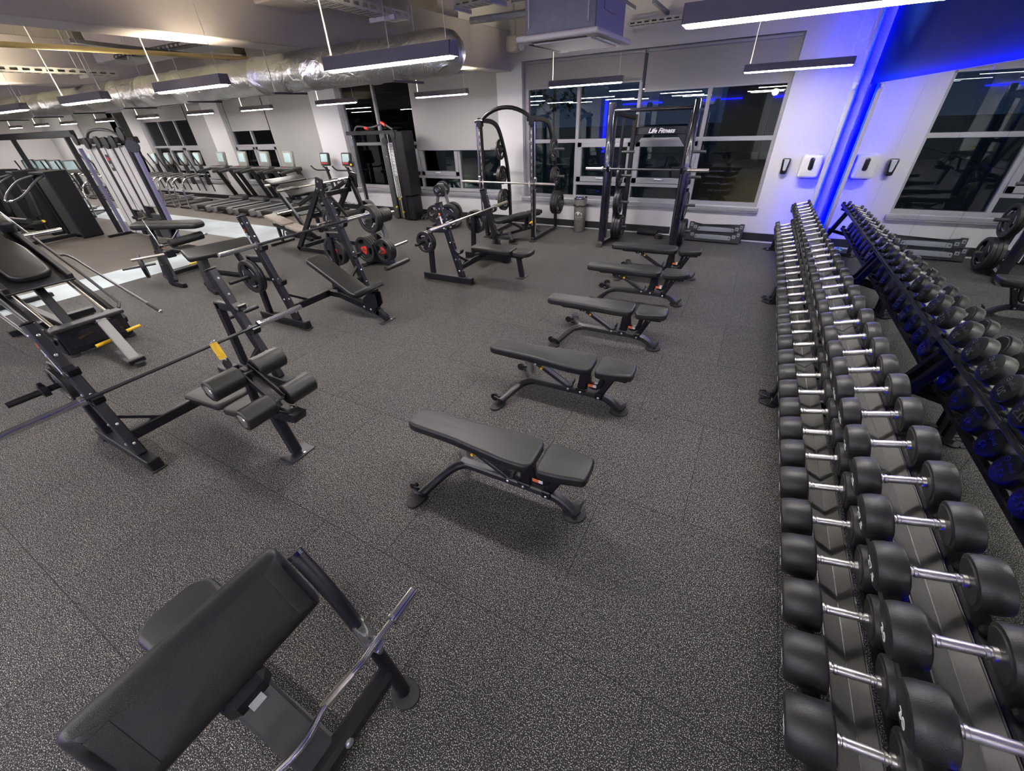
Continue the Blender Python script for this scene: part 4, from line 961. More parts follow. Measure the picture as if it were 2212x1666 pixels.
# ================================================================== PLATE-LOADED LEVER MACHINE (centre left)
t = thing('chest_supported_row','black plate-loaded lever machine with a beige pad, behind the incline press','row machine',(-7.6,5.95,0))
for s in (-1,1):
    yy = s*.38
    q = B(); q.beam((-.85,yy,.03),(.45,yy,1.38),.06,.10,'black_metal',.008); q.beam((.80,yy,.03),(.40,yy,1.36),.06,.09,'black_metal',.008); q.beam((-.85,yy,.05),(.85,yy,.05),.06,.08,'black_metal',.008); q.make('side_frame', t)
    q = B(); q.prism(rounded([(.30,1.22),(.52,1.18),(.56,1.44),(.40,1.48)],.03),.03,'black_metal',frame((0,yy+s*.035+.015,0),(0,-1,0),(1,0,0)))
    for a, b_ in ((.38,1.28),(.48,1.26),(.45,1.40)): q.bolt((a,yy+s*.055,b_),(0,s,0),.016,.012)
    q.make('pivot_plate', t)
    q = B(); q.beam((.42,yy*.6,1.32),(-.55,yy*.7,.92),.05,.07,'black_metal',.008); q.beam((-.2,yy*.65,1.05),(.25,yy*.6,.62),.05,.06,'black_metal',.008); q.make('lever_arm', t)
    q = B(); q.cyl((.55,s*.40,.72),(.55,s*.78,.72),.025,'chrome',14); q.beam((.42,s*.42,1.30),(.55,s*.42,.70),.05,.07,'black_metal',.008); q.make('plate_horn', t)
    q = B(); q.beam((.45+.0,yy+s*.051,1.05),(.55,yy+s*.051,.80),.0015,.03,'white_sticker',0); q.box((.52,yy+s*.051,.9),(.03,.002,.03),'red_paint',0); q.make('warning_sticker', t)
q = B(); q.cyl((-.05,-.95,1.30),(-.05,.85,1.30),.017,'worn_chrome',12); q.cyl((-.05,-.98,1.30),(-.05,-.52,1.30),.029,'chrome',14); q.cyl((-.05,.45,1.30),(-.05,.9,1.30),.029,'chrome',14); q.make('top_bar', t)
for z, a in ((.12,-.60),(.75,-.12),(1.15,.32)): q = B(); q.beam((a,-.4,z),(a,.4,z),.07,.08,'black_metal',.008,(1,0,0)); q.make('cross_beam', t)
q = B(); q.pad(rounded([(-.20,-.45),(.20,-.45),(.20,.45),(-.20,.45)],.06),.07,'leather_soft',.025,T(-.52,-.05,1.18) @ Matrix.Rotation(.5,4,'Y')); q.make('chest_pad', t)
q = B(); q.pad(rrect(.62,.30,.05),.06,'beige_vinyl',.02,T(-1.68,-.10,.50) @ Matrix.Rotation(math.radians(14),4,'Y')); q.make('seat_pad', t)
q = B(); q.pad(rrect(.50,.30,.05),.06,'beige_vinyl',.02,T(-1.10,-.10,.36) @ Matrix.Rotation(math.radians(10),4,'Y')); q.make('foot_pad', t)
q = B(); q.beam((-1.9,-.10,.42),(-.7,-.10,.16),.07,.08,'black_metal',.008); q.beam((-1.8,-.10,.40),(-1.8,-.10,.03),.06,.06,'black_metal',.008); q.beam((-1.8,-.4,.03),(-1.8,.2,.03),.06,.05,'black_metal',.008,(1,0,0)); q.make('seat_beam', t)
q = B()
for s in (-1,1): q.cyl((-1.3,s*.25-.1,.25),(-1.12,s*.32-.1,.42),.016,'satin_grey_metal',10)
q.make('handle', t)
stack((-7.05,5.52,.72),(0,-1,0),[(.215,.05,False,'large black grip weight plate')],'the near horn of the lever machine','plates on the lever machine')
stack((-7.05,6.38,.72),(0,1,0),[(.22,.05,False,'large black weight plate')]*3,'the far horn of the lever machine','plates on the lever machine')

# ---- second lever machine behind
t = thing('seated_lever_press','black seated lever press with brassy horns, beside the treadmills','lever press',(-9.3,6.75,0))
for s_ in (-1,1):
    q = B(); q.beam((-.55,s_*.36,1.12),(.25,s_*.36,.05),.07,.10,'black_metal',.01); q.beam((-.7,s_*.36,.05),(.55,s_*.36,.05),.07,.08,'black_metal',.01); q.beam((.1,s_*.36,.25),(.48,s_*.36,.06),.06,.06,'black_metal',.008); q.make('side_frame', t)
    q = B(); q.cyl((-.12,s_*.42,.62),(-.12,s_*.80,.62),.026,'worn_chrome',12); q.make('plate_horn', t)
    q = B(); q.tube([(-.48,s_*.36,1.02),(-.2,s_*.44,1.15),(.25,s_*.44,1.02),(.35,s_*.2,.98)],.024,'black_metal',10,1); q.make('press_arm', t)
q = B(); q.cyl((-.5,-.62,1.16),(-.5,.5,1.16),.03,'worn_chrome',12); q.make('top_bar', t)
q = B(); q.pad(rrect(.26,1.0,.06),.08,'leather_soft',.03,T(-.58,0,1.16) @ Matrix.Rotation(.35,4,'Y')); q.make('back_pad', t)
q = B(); q.span((-.30,-.33,.5),(.05,.33,.53),'dark_metal',.006); q.make('foot_plate', t)
q = B(); q.pad(rrect(.36,.34,.06),.07,'leather_soft',.025,T(.15,0,.42)); q.beam((.15,0,.42),(.15,0,.06),.07,.08,'black_metal',.01); q.make('seat', t)

# ================================================================== CABLE COLUMN BY THE WINDOW
t = thing('cable_tower','dark cable column with a white weight stack and wavy pull-up bar by the window','cable machine',(-8.15,8.95,0))
q = B(); q.span((-.48,-.12,.02),(-.30,.14,2.02),'shroud_green_grey',.02); q.span((-.02,-.20,.02),(.12,.2,2.04),'black_metal',.015); q.span((.12,-.22,.62),(.36,.22,2.06),'black_metal',.02); q.span((.12,-.18,.02),(.34,.18,.60),'black_metal',.015); q.span((-.30,-.05,.02),(-.02,.1,.35),'black_metal',.01); q.make('column', t)
q = B()
for k in range(17): q.span((-.27,-.10,.55+k*.075),(-.06,.02,.617+k*.075),'plastic_white',.006)
for k in range(17): q.span((-.25,-.102,.575+k*.075),(-.12,-.0995,.585+k*.075),'black_metal',0)
q.make('weight_stack', t)
q = B(); q.cyl((-.16,-.16,.05),(-.16,-.16,2.0),.012,'worn_chrome',10); q.beam((.0,-.26,.06),(.0,-.26,1.1),.05,.02,'worn_chrome',.004,(1,0,0)); q.make('guide_rail', t)
q = B(); q.beam((-1.75,0,2.04),(.05,0,2.04),.06,.09,'black_metal',.01,(0,1,0)); q.make('cross_beam', t)
q = B(); q.beam((-1.62,.1,.02),(-1.62,.1,2.02),.06,.06,'black_metal',.008); q.beam((-1.70,-.1,.03),(-1.70,.3,.03),.07,.05,'black_metal',.008,(1,0,0)); q.cyl((-1.55,-.04,.1),(-1.55,-.04,2.0),.014,'chrome',10); q.make('far_post', t)
q = B(); q.tube([(-1.45,0,2.06),(-1.35,0,2.19),(-1.1,0,2.18),(-.9,0,2.14),(-.55,0,2.19),(-.42,0,2.25),(-.1,0,2.10)],.02,'satin_grey_metal',10,2); q.make('pull_up_bar', t)
q = B(); q.cyl((-1.02,-.02,2.15),(-.92,-.02,2.13),.032,'red_paint',12); q.cyl((-.42,-.02,2.25),(-.30,-.02,2.19),.034,'red_paint',12); q.make('red_grip', t, label='red pull-up grips')
for x_, z in ((-.22,1.86),(-1.6,1.35),(.08,2.0)):
    q = B(); q.lathe([(.02,-.02),(.085,-.02),(.075,0),(.085,.02),(.02,.02)],'black_metal',frame((x_,-.22,z),(0,-1,0)),20); q.make('pulley', t)
q = B(); q.cyl((-1.58,-.26,1.33),(-1.58,-.20,1.33),.028,'yellow_grip',12); q.cyl((-.02,-.28,.55),(-.02,-.23,.55),.024,'yellow_grip',10); q.cyl((-.27,-.2,.32),(-.27,-.15,.32),.022,'yellow_grip',10); q.cyl((.02,-.28,.22),(.02,-.23,.22),.024,'yellow_grip',10); q.make('adjustment_knob', t, label='yellow adjustment knobs')
q = B(); q.cyl((-1.6,-.22,1.30),(-1.6,-.22,.55),.004,'cable_black',6); q.cyl((-.22,-.25,1.8),(-.22,-.25,1.55),.004,'cable_black',6); q.ball((-.22,-.25,1.52),.02,'chrome'); q.make('cable', t)
for i in range(5):
    q = B(); a = i*1.3; x_, y_ = -7.72+.12*math.cos(a)*(i > 0), 9.10+.14*math.sin(a)*(i > 0)
    q.tube([(x_-.09,y_,.03),(x_-.02,y_+.07,.05+.02*i),(x_+.08,y_+.02,.05+.015*i),(x_+.05,y_-.06,.03)],.018,'cable_black',8,1); q.cyl((x_-.1,y_-.02,.03),(x_-.06,y_-.06,.05),.014,'chrome',8)
    tag(q.make('cable_attachment'), 'black cable attachment in the heap beside the cable column, %s' % ('in the middle' if i == 0 else ordinal(i)+' around it'), 'attachment', 'cable attachments on the floor')
# ================================================================== LEG PRESS / HACK SQUAT (left edge)
t = thing('leg_press','black sled leg press with chrome rails at the left edge, behind the decline bench','leg press',(-6.95,1.45,0))
q = B(); q.span((-.05,-.34,.04),(.03,.32,.36),'black_metal',.01); q.span((-.62,-.36,.04),(.0,-.32,.26),'black_metal',.008); q.span((-.62,.30,.04),(.0,.34,.26),'black_metal',.008); q.span((-.10,-.38,.34),(.06,.36,.385),'dark_metal',.01); q.span((.028,-.28,.10),(.034,.26,.30),'gloss_black',.004); q.make('front_box', t)
q = B(); q.beam((.05,.10,.34),(1.0,-.05,.06),.105,.045,'plastic_grey',.008); q.box((.96,-.05,.06),(.16,.17,.06),'black_metal',.01); q.box((.06,.10,.33),(.12,.16,.03),'black_metal',.005); q.cyl((1.06,-.05,.0),(1.06,-.05,.05),.045,'rubber_matt',14); q.make('front_leg', t)
for s in (-1,1):
    q = B(); q.cyl((-.25,s*.27,.32),(-3.0,s*.27,1.50),.022,'worn_chrome',12); q.box((-.22,s*.27,.31),(.10,.09,.09),'black_metal',.012); q.make('slide_rail', t)
    q = B(); q.beam((-.1,s*.36,.20),(-3.1,s*.36,1.42),.06,.09,'black_metal',.01); q.make('side_beam', t)
    q = B(); q.tube([(-1.60,s*.48,.88),(-1.45,s*.56,.88),(-.9,s*.56,.72),(.55,s*.56,.36)],.017,'satin_grey_metal',10,2); q.cyl((.30,s*.56,.422),(.56,s*.56,.358),.021,'rubber_matt',12); q.cyl((.56,s*.56,.358),(.575,s*.56,.354),.022,'chrome',12); q.tube([(-3.0,s*.44,1.52),(-.2,s*.44,.42),(-.15,s*.38,.36)],.019,'satin_grey_metal',10,1); q.make('hand_rail', t)
    q = B(); q.cyl((.02,s*.30,.10),(.02,s*.30,.14),.05,'rubber_matt',14) if False else q.cyl((-.02,s*.30,.0),(-.02,s*.30,.04),.05,'rubber_matt',14); q.make('foot', t)
A = T(-1.35,0,.93) @ Matrix.Rotation(math.radians(23),4,'Y')
q = B(A); q.span((-.85,-.36,-.05),(.55,.34,-.02),'dark_metal',.008); q.span((-.85,.27,-.02),(.55,.33,.06),'dark_metal',.008); q.span((-.85,-.36,-.02),(.55,-.30,.06),'dark_metal',.008); q.make('sled', t)
q = B(A); q.pad(rounded([(-1.15,-.13),(-.5,-.15),(-.2,-.22),(.42,-.20),(.46,0),(.42,.20),(-.2,.22),(-.5,.15),(-1.15,.13)],.10),.09,'leather_soft',.035,None,5,.004); q.make('back_pad', t)
for s in (-1,1):
    q = B(A); q.pad(rrect(.26,.16,.04),.16,'leather_soft',.04,T(-.72,s*.26,.05)); q.make('shoulder_pad', t)
    q = B(A); q.cyl((-.55,s*.34,.02),(-.55,s*.75,.02),.025,'chrome',14); q.make('plate_horn', t)
q = B(); q.beam((-3.0,-.5,1.46),(-3.0,.5,1.46),.20,.06,'dark_metal',.01,(1,0,0)); q.beam((-3.05,0,1.4),(-3.3,0,.03),.10,.10,'black_metal',.01); q.beam((-3.3,-.5,.04),(-3.3,.5,.04),.09,.07,'black_metal',.01,(1,0,0)); q.make('rear_frame', t)
q = B(); q.beam((-.3,0,.10),(-3.2,0,.10),.10,.09,'black_metal',.01); q.box((-1.6,.0,.06),(.12,.95,.08),'black_metal',.008); q.beam((-.9,0,.12),(-1.25,0,.75),.10,.08,'black_metal',.01); q.make('base', t)
q = B(); q.pad(rrect(.42,.50,.03),.02,'dark_metal',.006,T(-.42,-.02,.20)); q.make('foot_plate', t)
for y, x_ in ((-.05,.28),(.34,.12)): q = B(); q.cyl((x_,y-.09,.13),(x_,y+.07,.14),.021,'yellow_grip',12); q.make('stop_handle', t, label='yellow stop handle')
stack((-7.72,2.00,1.12),(0,1,0),[(.17,.05,False,'black weight plate')],'the far horn of the sled leg press','plates on the leg press') if False else None

# ================================================================== PRONE LEG CURL
t = thing('leg_curl_machine','black plate-loaded prone leg curl machine standing on the pale floor strip','leg curl machine',(-8.75,3.55,0))
q = B(); q.beam((.02,-.42,.04),(.42,-.40,.04),.07,.07,'black_metal',.01); q.beam((-.60,-.25,.04),(.10,-.40,.04),.06,.06,'black_metal',.01); q.beam((.05,-.42,.03),(-.02,-.38,.36),.09,.10,'black_metal',.012); q.beam((-.55,-.2,.05),(-.6,.5,.05),.07,.07,'black_metal',.01,(1,0,0)); q.beam((-.5,-.25,.05),(-.62,-.1,.75),.09,.10,'black_metal',.012); q.make('frame', t)
q = B(); q.beam((.1,-.38,.06),(-.85,.0,.95),.06,.09,'dark_metal',.01); q.beam((-.05,-.1,.5),(-.55,.25,.85),.08,.09,'black_metal',.01); q.beam((-.02,-.38,.10),(-.28,-.30,.55),.06,.07,'black_metal',.01); q.make('lever_arm', t)
q = B(); q.pad(rounded([(-.55,-.20),(.45,-.22),(.55,.0),(.45,.22),(-.55,.20)],.08),.10,'leather_soft',.04,T(-.42,.15,.83) @ Matrix.Rotation(.85,4,'Z') @ Matrix.Rotation(.08,4,'Y')); q.make('body_pad', t)
q = B(); q.lathe([(.02,0),(.06,0),(.07,.01),(.07,.56),(.06,.57),(.02,.57)],'leather_soft',frame((-.15,-.10,.63),(.05,1,.05)),22); q.cyl((-.14,-.2,.62),(-.12,.55,.66),.016,'chrome',10); q.make('roller_pad', t)
q = B(); q.pad(rrect(.34,.30,.06),.05,'leather_soft',.02,T(.1,.0,.52)); q.make('elbow_pad', t)
q = B(); q.cyl((-.22,-.72,.50),(.02,-.30,.52),.022,'worn_chrome',12); q.box((.06,-.25,.52),(.12,.14,.12),'black_metal',.012); q.make('loading_horn', t)
q = B(); q.cyl((-.40,-.85,.36),(-.22,-.42,.36),.02,'satin_grey_metal',12); q.make('storage_horn', t)
q = B(); q.cyl((-.30,-.2,.60),(-.45,-.2,1.05),.012,'chrome',10); q.cyl((-.45,-.25,1.05),(-.45,-.12,1.06),.016,'chrome',10); q.cyl((-.05,-.05,.72),(.12,.02,.86),.018,'chrome',10); q.make('handle', t)
q = B(); q.cyl((-.72,-.12,.85),(-.76,-.2,.87),.03,'red_paint',10); q.make('knob', t, label='red adjustment knob')
q = B(); q.box((-.34,-.16,.605),(.10,.05,.002),'white_sticker',0,T(0,0,0)); q.box((-.25,-.19,.56),(.05,.05,.002),'orange_sticker',0); q.make('warning_sticker', t)
stack((-9.02,2.98,.36),(-.38,-.92,0),[(.20,.05,False,'grey-black weight plate')],'the storage horn of the prone leg curl machine','plates on the leg curl machine')
# ================================================================== SEATED PREACHER BENCH WITH YELLOW LEVER
t = thing('preacher_bench','black preacher curl bench with sloping arm pad and yellow lever, beside the leg curl machine','bench',(-7.45,3.4,0))
q = B(); q.beam((-.28,-.12,.02),(-.16,-.12,.62),.12,.16,'satin_grey_metal',.02); q.beam((-.35,-.12,.04),(.05,-.20,.04),.10,.06,'black_metal',.01); q.beam((-.20,-.12,.34),(.55,.50,.10),.06,.07,'black_metal',.01); q.beam((-.6,-.05,.05),(-.25,-.1,.05),.07,.07,'black_metal',.01); q.beam((-.15,.4,.62),(.05,.45,.02),.07,.09,'black_metal',.01); q.make('frame', t)
q = B(); q.pad(rounded([(-.50,-.16),(.48,-.17),(.55,.0),(.48,.17),(-.50,.16)],.06),.09,'leather_soft',.035,T(.0,.12,.62) @ Matrix.Rotation(1.35,4,'Z') @ Matrix.Rotation(.30,4,'X')); q.make('arm_pad', t)
q = B(); q.pad(rrect(.34,.30,.06),.06,'leather_soft',.025,T(-.50,.30,.46)); q.make('seat', t)
q = B(); q.cyl((-.42,-.22,.46),(-.34,-.12,.48),.014,'yellow_grip',10); q.make('lever_grip', t, label='yellow lever')

# ================================================================== DUAL PULLEY TOWER AND OVERHEAD RIG
t = thing('pulley_station','tall multi-pulley station with three white weight shrouds and lilac posts','cable machine',(-13.2,4.95,0))
for x0, x1, z0 in ((-1.25,-.72,.06),(-.50,.06,.66),(.24,.74,.78)):
    q = B(); q.span((x0,-.05,z0),(x1,.14,2.06),'shroud_white',.03); q.span((x0+.30,-.065,z0+.03),(x0+.32,-.05,2.03),'lamp_grey',.004); q.make('weight_shroud', t)
for x0 in (-.66,.13): q = B(); q.span((x0-.06,-.02,.05),(x0+.12,.12,2.08),'black_metal',.012); q.make('column', t)
q = B(); q.span((.74,-.02,.05),(.84,.12,2.1),'black_metal',.01); q.span((-1.33,0,.05),(-1.25,.12,2.1),'black_metal',.01); q.span((-.5,.0,.05),(.8,.1,.62),'shroud_green_grey',.02); q.make('frame', t)
for x0 in (-1.62,1.12): q = B(); q.span((x0-.035,-.06,.03),(x0+.035,.02,2.02),'post_lilac',.01); q.make('guide_post', t)
q = B(); q.span((-1.7,-.03,2.10),(1.25,.10,2.22),'black_metal',.015); q.tube([(-1.0,0,2.2),(-.7,0,2.38),(.3,0,2.38),(.75,0,2.2)],.028,'satin_grey_metal',10,2); q.make('top_beam', t)
for x0, z in ((-1.3,2.2),(-.8,2.12),(-.2,2.14),(.2,2.12),(.55,2.14),(1.35,2.05),(1.1,2.28)): q = B(); q.lathe([(.02,-.02),(.12,-.02),(.105,0),(.12,.02),(.02,.02)],'black_metal',frame((x0,-.12,z),(0,-1,0) if x0 < 1.3 else (.7,-.7,0)),20); q.make('pulley', t)
q = B(); q.box((-.30,-.056,1.72),(.15,.004,.34),'mat_black',0); q.box((-.30,-.06,1.80),(.09,.002,.07),'red_paint',0); q.box((-.30,-.06,1.66),(.09,.002,.08),'grey_sticker',0); q.make('information_plate', t)
q = B(); q.cyl((.85,-.3,.25),(.5,-.3,1.1),.004,'cable_black',6); q.cyl((.62,-.28,.78),(.55,-.25,.62),.02,'chrome',10); q.make('cable', t)
q = B(); q.span((-.62,-.10,.45),(.75,-.02,.52),'black_metal',.01); q.beam((-1.5,-.5,.04),(-1.5,.5,.04),.08,.06,'black_metal',.01,(1,0,0)); q.beam((1.1,-.5,.04),(1.1,.5,.04),.08,.06,'black_metal',.01,(1,0,0)); q.make('base', t)
t = thing('overhead_rig','long black overhead beam joining the pulley station to the machines at the far left','rig',(-17.2,4.95,0))
q = B(); q.span((-5.0,-.05,2.25),(2.4,.05,2.40),'black_metal',.01); q.make('beam', t)
for x_ in (-5.0,-1.8,1.9): q = B(); q.span((x_-.05,-.05,0),(x_+.05,.05,2.3),'black_metal',.01); q.make('post', t)
# selectorised machines in the row at the far left
def selector(x, y, rz, label, first=[None]):
    if first[0] is None:
        t = thing('weight_machine', label, 'weight machine', (x,y,0), rz, 'selectorised machines at the far left')
        q = B(); q.span((-.32,-.20,.04),(.32,.20,1.48),'shroud_green_grey',.05); q.make('weight_shroud', t)
        q = B(); q.span((-.38,-.24,.0),(-.32,.24,1.55),'black_metal',.02); q.span((.32,-.24,0),(.38,.24,1.55),'black_metal',.02); q.span((-.38,-.24,1.50),(.38,.24,1.58),'black_metal',.02); q.beam((0,-.2,.08),(0,-1.2,.08),.09,.08,'black_metal',.01,(1,0,0)); q.beam((-.3,-1.2,.04),(.3,-1.2,.04),.08,.06,'satin_grey_metal',.01); q.make('frame', t)
        q = B(); q.pad(rrect(.42,.40,.08),.08,'leather_soft',.03,T(0,-.85,.46)); q.make('seat', t)
        q = B(); q.pad(rrect(.34,.62,.08),.08,'leather_soft',.03,frame((0,-.60,.92),(0,-1,.15),(1,0,0))); q.make('back_pad', t)
        q = B()
        for s in (-1,1): q.tube([(s*.25,-.2,1.5),(s*.45,-.5,1.42),(s*.45,-.85,1.15),(s*.22,-1.0,1.05)],.024,'satin_grey_metal',10,2); q.cyl((s*.22,-1.0,1.05),(s*.08,-1.02,1.04),.026,'chrome',10)
        q.make('press_arm', t)
        q = B(); q.cyl((.25,-.75,.55),(.30,-.75,.55),.03,'yellow_grip',10); q.make('knob', t, label='orange-yellow knob')
        q = B(); q.cyl((-.45,-1.05,.62),(.45,-1.05,.62),.06,'leather_soft',16); q.make('roller_pad', t)
        first[0] = t; return t
    return dup(first[0], (x,y,0), rz, label)
for i, (x, y, rz) in enumerate(((-15.75,4.35,.1),(-17.2,4.25,-.1),(-18.6,4.2,.15),(-20.0,4.1,0),(-21.6,3.9,.1),(-16.3,1.6,2.9),(-19.0,1.3,3.1))):
    selector(x, y, rz, 'dark selectorised weight machine at the far left, %s' % ('just left of the white pulley shrouds','second from the white pulley shrouds','third from the white pulley shrouds','fourth from the white pulley shrouds','fifth from the white pulley shrouds','facing away, nearest the leg press','facing away, farther left than the leg press')[i])
# ================================================================== TREADMILLS
def make_treadmill(label):
    t = thing('treadmill', label, 'treadmill', (0,0,0), 0, 'treadmills facing the windows')
    q = B(); q.span((-.42,0,.06),(.42,1.55,.19),'mat_black',.03); q.span((-.44,1.15,.05),(.44,1.65,.28),'mat_black',.05); q.make('base', t)
    q = B(); q.span((-.29,.01,.185),(.29,1.45,.197),'rubber_matt',.004); q.make('running_belt', t)
    q = B()
    for s in (-1,1): q.span((s*.31-.055*(s > 0)-.0,.0,.18),(s*.31+.11*s,1.2,.205),'plastic_grey',.01)
    q.make('side_step', t)
    q = B()
    for s in (-1,1): q.pad(rrect(.14,.16,.04),.17,'plastic_grey',.03,T(s*.40,-.02,.03))
    q.make('rear_cover', t)
    for s in (-1,1):
        q = B(); q.beam((s*.40,1.50,.20),(s*.40,1.12,1.18),.07,.14,'mat_black',.02,(1,0,0)); q.make('upright', t)
        q = B(); q.beam((s*.40,1.20,1.19),(s*.40,.55,1.13),.06,.08,'mat_black',.02,(1,0,0)); q.make('hand_rail', t)
    q = B(); q.span((-.46,.95,1.13),(.46,1.28,1.24),'mat_black',.03); q.make('dashboard', t)
    q = B(); q.cyl((0,.98,1.245),(0,.98,1.26),.03,'red_paint',12); q.make('stop_button', t, label='red stop button')
    q = B(); F = frame((0,1.20,1.45),(0,-1,.12),(1,0,0)); q.pad(rounded([(-.20,-.22),(.20,-.22),(.22,.20),(-.22,.20)],.06),.09,'console_grey',.02,F @ T(0,0,-.09)); q.make('console', t)
    q = B(); q.pad(rrect(.30,.24,.012),.004,'screen_on',.001,F @ T(0,.03,.0)); q.make('screen', t)
    return t
tm = make_treadmill('black treadmill with a lit screen, leftmost of the four by the windows'); tm.location = Vector((-16.0,7.62,0))*S
for x, l in ((-14.82,'black treadmill with a lit screen, second from the left by the windows'),(-13.66,'black treadmill with a lit screen, third from the left by the windows'),(-12.50,'black treadmill with a lit screen, nearest the exercise bikes')): dup(tm,(x,7.62,0),0,l)
# ================================================================== UPRIGHT BIKES
def make_bike(label):
    t = thing('exercise_bike', label, 'exercise bike', (0,0,0), 0, 'exercise bikes')
    q = B(); q.pad(rounded([(-.45,.0),(.35,.0),(.42,.42),(.1,.58),(-.35,.35)],.1),.22,'mat_black',.05,frame((.11,0,.08),(-1,0,0),(0,1,0))); q.beam((-.25,-.5,.04),(.25,-.5,.04),.09,.06,'mat_black',.02); q.beam((-.25,.4,.04),(.25,.4,.04),.09,.06,'mat_black',.02); q.beam((0,-.5,.05),(0,.4,.07),.09,.08,'mat_black',.02,(1,0,0)); q.make('body', t)
    q = B(); q.beam((0,-.25,.4),(0,-.38,.92),.05,.07,'satin_grey_metal',.01,(1,0,0)); q.pad(rounded([(-.12,-.14),(.12,-.14),(.04,.16),(-.04,.16)],.05),.08,'leather_soft',.03,T(0,-.38,.92)); q.make('saddle', t)
    q = B(); q.beam((0,.25,.5),(0,.16,1.22),.06,.09,'mat_black',.02,(1,0,0)); q.make('mast', t)
    q = B(); q.tube([(-.26,-.15,1.28),(-.27,-.02,1.15),(-.15,.15,1.14),(.15,.15,1.14),(.27,-.02,1.15),(.26,-.15,1.28)],.02,'mat_black',10,2); q.make('handlebar', t)
    q = B(); F = frame((0,.16,1.42),(0,-1,.15),(1,0,0)); q.pad(rrect(.36,.34,.05),.08,'mat_black',.02,F @ T(0,0,-.08)); q.make('console', t)
    q = B(); q.pad(rrect(.27,.20,.01),.004,'screen_on',.001,F @ T(0,.03,0)); q.box((0,-.10,.002),(.28,.03,.004),'red_paint',0,F); q.make('screen', t)
    q = B(); q.cyl((-.2,-.02,.32),(.2,.1,.25),.02,'chrome',10); q.box((-.22,-.02,.31),(.1,.12,.03),'mat_black',.01); q.box((.22,.1,.26),(.1,.12,.03),'mat_black',.01); q.make('pedal', t)
    return t
bk = make_bike('black exercise bike with lit screen beside the last treadmill'); bk.location = Vector((-11.25,8.95,0))*S
dup(bk,(-10.35,8.95,0),0,'black exercise bike with lit screen beside the cable column post')
# ================================================================== CROSS TRAINERS
def make_trainer(label):
    t = thing('elliptical_trainer', label, 'elliptical trainer', (0,0,0), 0, 'elliptical trainers')
    q = B(); q.pad(rounded([(-.75,.0),(.55,.0),(.60,.62),(.30,.80),(-.1,.55),(-.7,.25)],.12),.30,'mat_black',.06,frame((.15,0,.04),(-1,0,0),(0,1,0))); q.make('body', t)
    for s in (-1,1):
        q = B(); q.tube([(s*.30,-.75,.03),(s*.30,-.72,.70),(s*.30,-.55,.92),(s*.28,.1,.98),(s*.20,.35,.95)],.026,'chrome',12,2); q.make('hand_rail', t)
        q = B(); q.tube([(s*.28,.30,.40),(s*.28,.25,1.0),(s*.24,.10,1.45),(s*.24,.05,1.62)],.022,'mat_black',10,1); q.make('moving_arm', t)
        q = B(); q.box((s*.18,-.35+s*.1,.30-s*.05),(.17,.40,.05),'plastic_grey',.015); q.make('pedal', t)
    q = B(); q.beam((0,.35,.6),(0,.30,1.25),.10,.12,'mat_black',.02,(1,0,0)); q.make('mast', t)
    q = B(); F = frame((0,.28,1.45),(0,-1,.15),(1,0,0)); q.pad(rounded([(-.18,-.2),(.18,-.2),(.20,.18),(-.20,.18)],.06),.08,'console_grey',.02,F @ T(0,0,-.08)); q.make('console', t)
    q = B(); q.pad(rrect(.28,.24,.01),.004,'screen_on',.001,F @ T(0,.02,0)); q.make('screen', t)
    q = B(); q.cyl((-.3,-.75,.03),(.3,-.75,.03),.035,'mat_black',10); q.cyl((-.3,.55,.03),(.3,.55,.03),.035,'mat_black',10); q.make('foot_bar', t)
    return t
et = make_trainer('black elliptical trainer with chrome rails beside the leftmost treadmill'); et.location = Vector((-17.4,8.5,0))*S
for i, (x, y) in enumerate(((-18.4,8.5),(-19.4,8.5),(-20.4,8.5),(-22.6,8.5),(-23.7,8.5),(-24.8,8.5),(-25.9,8.5),(-19.8,6.9-.9),(-21.0,6.0),(-22.2,6.0),(-23.4,6.0))):
    dup(et,(x,y,0),0 if y > 7 else .9,'black elliptical trainer, %s from the leftmost treadmill in the row by the windows' % ordinal(i+2) if y > 7 else 'black trainer with curved rails behind the dark weight machines, %s from the right' % ordinal(i-6))
# ================================================================== OUTSIDE (night)
b = B(); b.span((-60,YB+.34,-.45),(30,90,-.4),'tarmac',0); struct('ground_outside', b)
b = B(); b.span((-60,14,-.40),(-7,40,-.37),'lawn',0); struct('lawn_outside', b)
random.seed(11)
def tree(x, y, h, label):
    t = thing('tree', label, 'tree', (x,y,-.4), group='trees outside the windows')
    q = B(); q.cyl((0,0,0),(0,0,h*.55),.14,'bark',8,.07); q.make('trunk', t)
    q = B()
    for k in range(90):
        a, bb, rr = random.uniform(0,6.28), random.uniform(-1,1), random.uniform(.5,1)
        c = Vector((math.cos(a)*math.sqrt(1-bb*bb),math.sin(a)*math.sqrt(1-bb*bb),bb))*rr*h*.30+Vector((0,0,h*.66))
        for j in range(10):
            p = c+Vector((random.gauss(0,.22),random.gauss(0,.22),random.gauss(0,.22))); s_ = .16
            q.add([p+Vector((random.uniform(-s_,s_),random.uniform(-s_,s_),random.uniform(-s_,s_))) for _ in range(3)],[(0,1,2)],'tree_dark')
    q.make('crown', t)
for i, (x, y, h) in enumerate(((-12.0,17,6),(-15.5,20,7),(-9.5,22,6.5),(-19,19,6),(-24,22,7))): tree(x,y,h,'dark tree outside the windows, %s from the right' % ordinal((2,3,1,4,5)[i]))
t = thing('building','dark building across the road with two small lit windows, seen through the nearest window','building',(3.2,34,-.4))
q = B(); q.span((-6,0,0),(7,8,9),'building_dark',.02); q.make('wall', t)
for x in (-1.5,-.8): q = B(); q.span((x-.25,-.03,3.3),(x+.25,-.01,4.1),'window_glow',0); q.make('window', t)
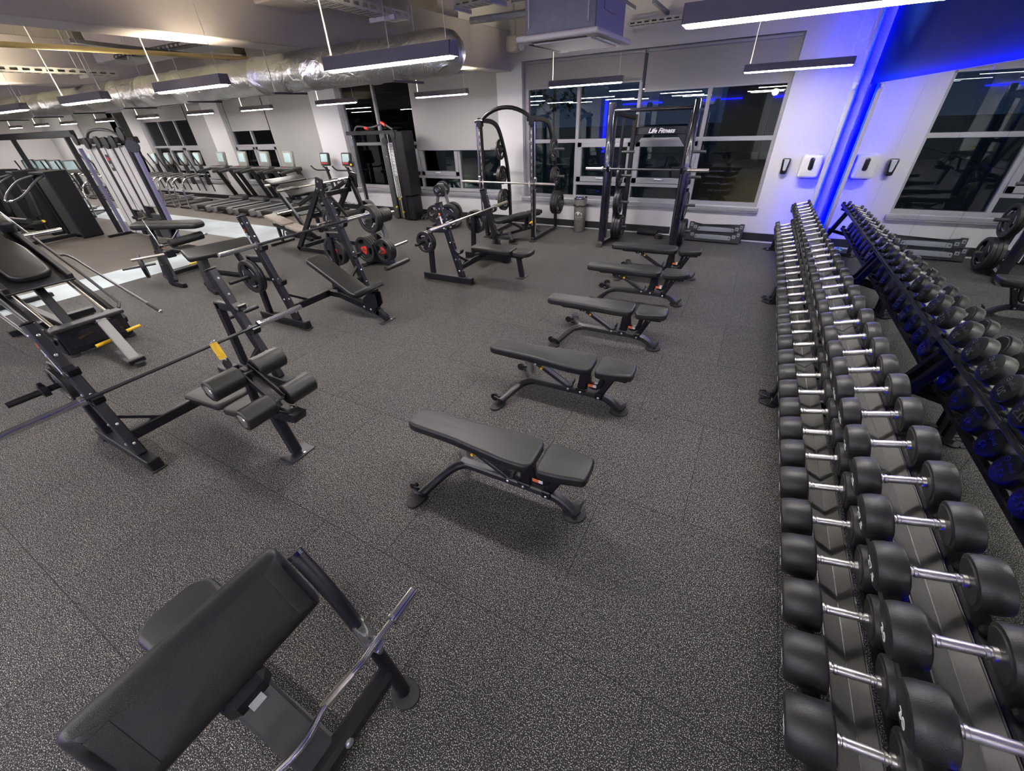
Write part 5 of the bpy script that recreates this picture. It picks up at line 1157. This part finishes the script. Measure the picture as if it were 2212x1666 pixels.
def street(x, y, z, m, label, post='black_metal'):
    t = thing('street_lamp', label, 'street lamp', (x,y,-.4), group='street lamps outside')
    q = B(); q.cyl((0,0,0),(0,0,z+.4),.05,post,8); q.make('post', t)
    q = B(); q.ball((0,0,z+.45),.13,m,12); q.make('globe', t)
street(-.1,26,2.6,'street_glow','orange street lamp outside, left of the lit building windows'); street(.9,24,3.5,'street_glow','higher orange street lamp outside beside the lit building windows')
street(1.0,17,1.5,'street_glow','low orange lamp outside the nearest window'); street(-15.2,16,5.2,'street_glow_white','tall lamp post with pale green pole outside the window behind the cable column','lamp_post_green')
street(-9.4,15,6.5,'street_glow_white','white street lamp outside above the half-lowered blind')
# ================================================================== WORLD, CAMERA
w = bpy.data.worlds.new('night'); SC.world = w; w.use_nodes = True
w.node_tree.nodes['Background'].inputs['Color'].default_value = (.006,.010,.022,1); w.node_tree.nodes['Background'].inputs['Strength'].default_value = 1.0
F_PX, PITCH, ROLL, YAW = 855.632, .600858669, -.0482388201, -.522838207
f = Vector((math.sin(YAW)*math.cos(PITCH), math.cos(YAW)*math.cos(PITCH), -math.sin(PITCH)))
r0 = Vector((math.cos(YAW), -math.sin(YAW), 0)); u0 = r0.cross(f)
r = r0*math.cos(ROLL)+u0*math.sin(ROLL); u = u0*math.cos(ROLL)-r0*math.sin(ROLL)
cam = bpy.data.cameras.new('camera'); cam.sensor_width = 36; cam.lens = 36*F_PX/2212; cam.clip_start = .02; cam.clip_end = 300
co = bpy.data.objects.new('camera', cam); COL.objects.link(co)
mt = Matrix((r, u, -f)).transposed().to_4x4(); mt.translation = Vector((0,0,2.3))*S; co.matrix_world = mt
SC.camera = co
vs = SC.view_settings; vs.view_transform = 'Standard'; vs.look = 'None'; vs.gamma = 1; vs.exposure = 1.3; vs.use_curve_mapping = False
cy = SC.cycles; cy.use_denoising = True; cy.max_bounces = 8; cy.diffuse_bounces = 4; cy.glossy_bounces = 5; cy.transparent_max_bounces = 12; cy.caustics_reflective = False; cy.caustics_refractive = False
cy.sample_clamp_indirect = 6.0; cy.use_light_tree = True
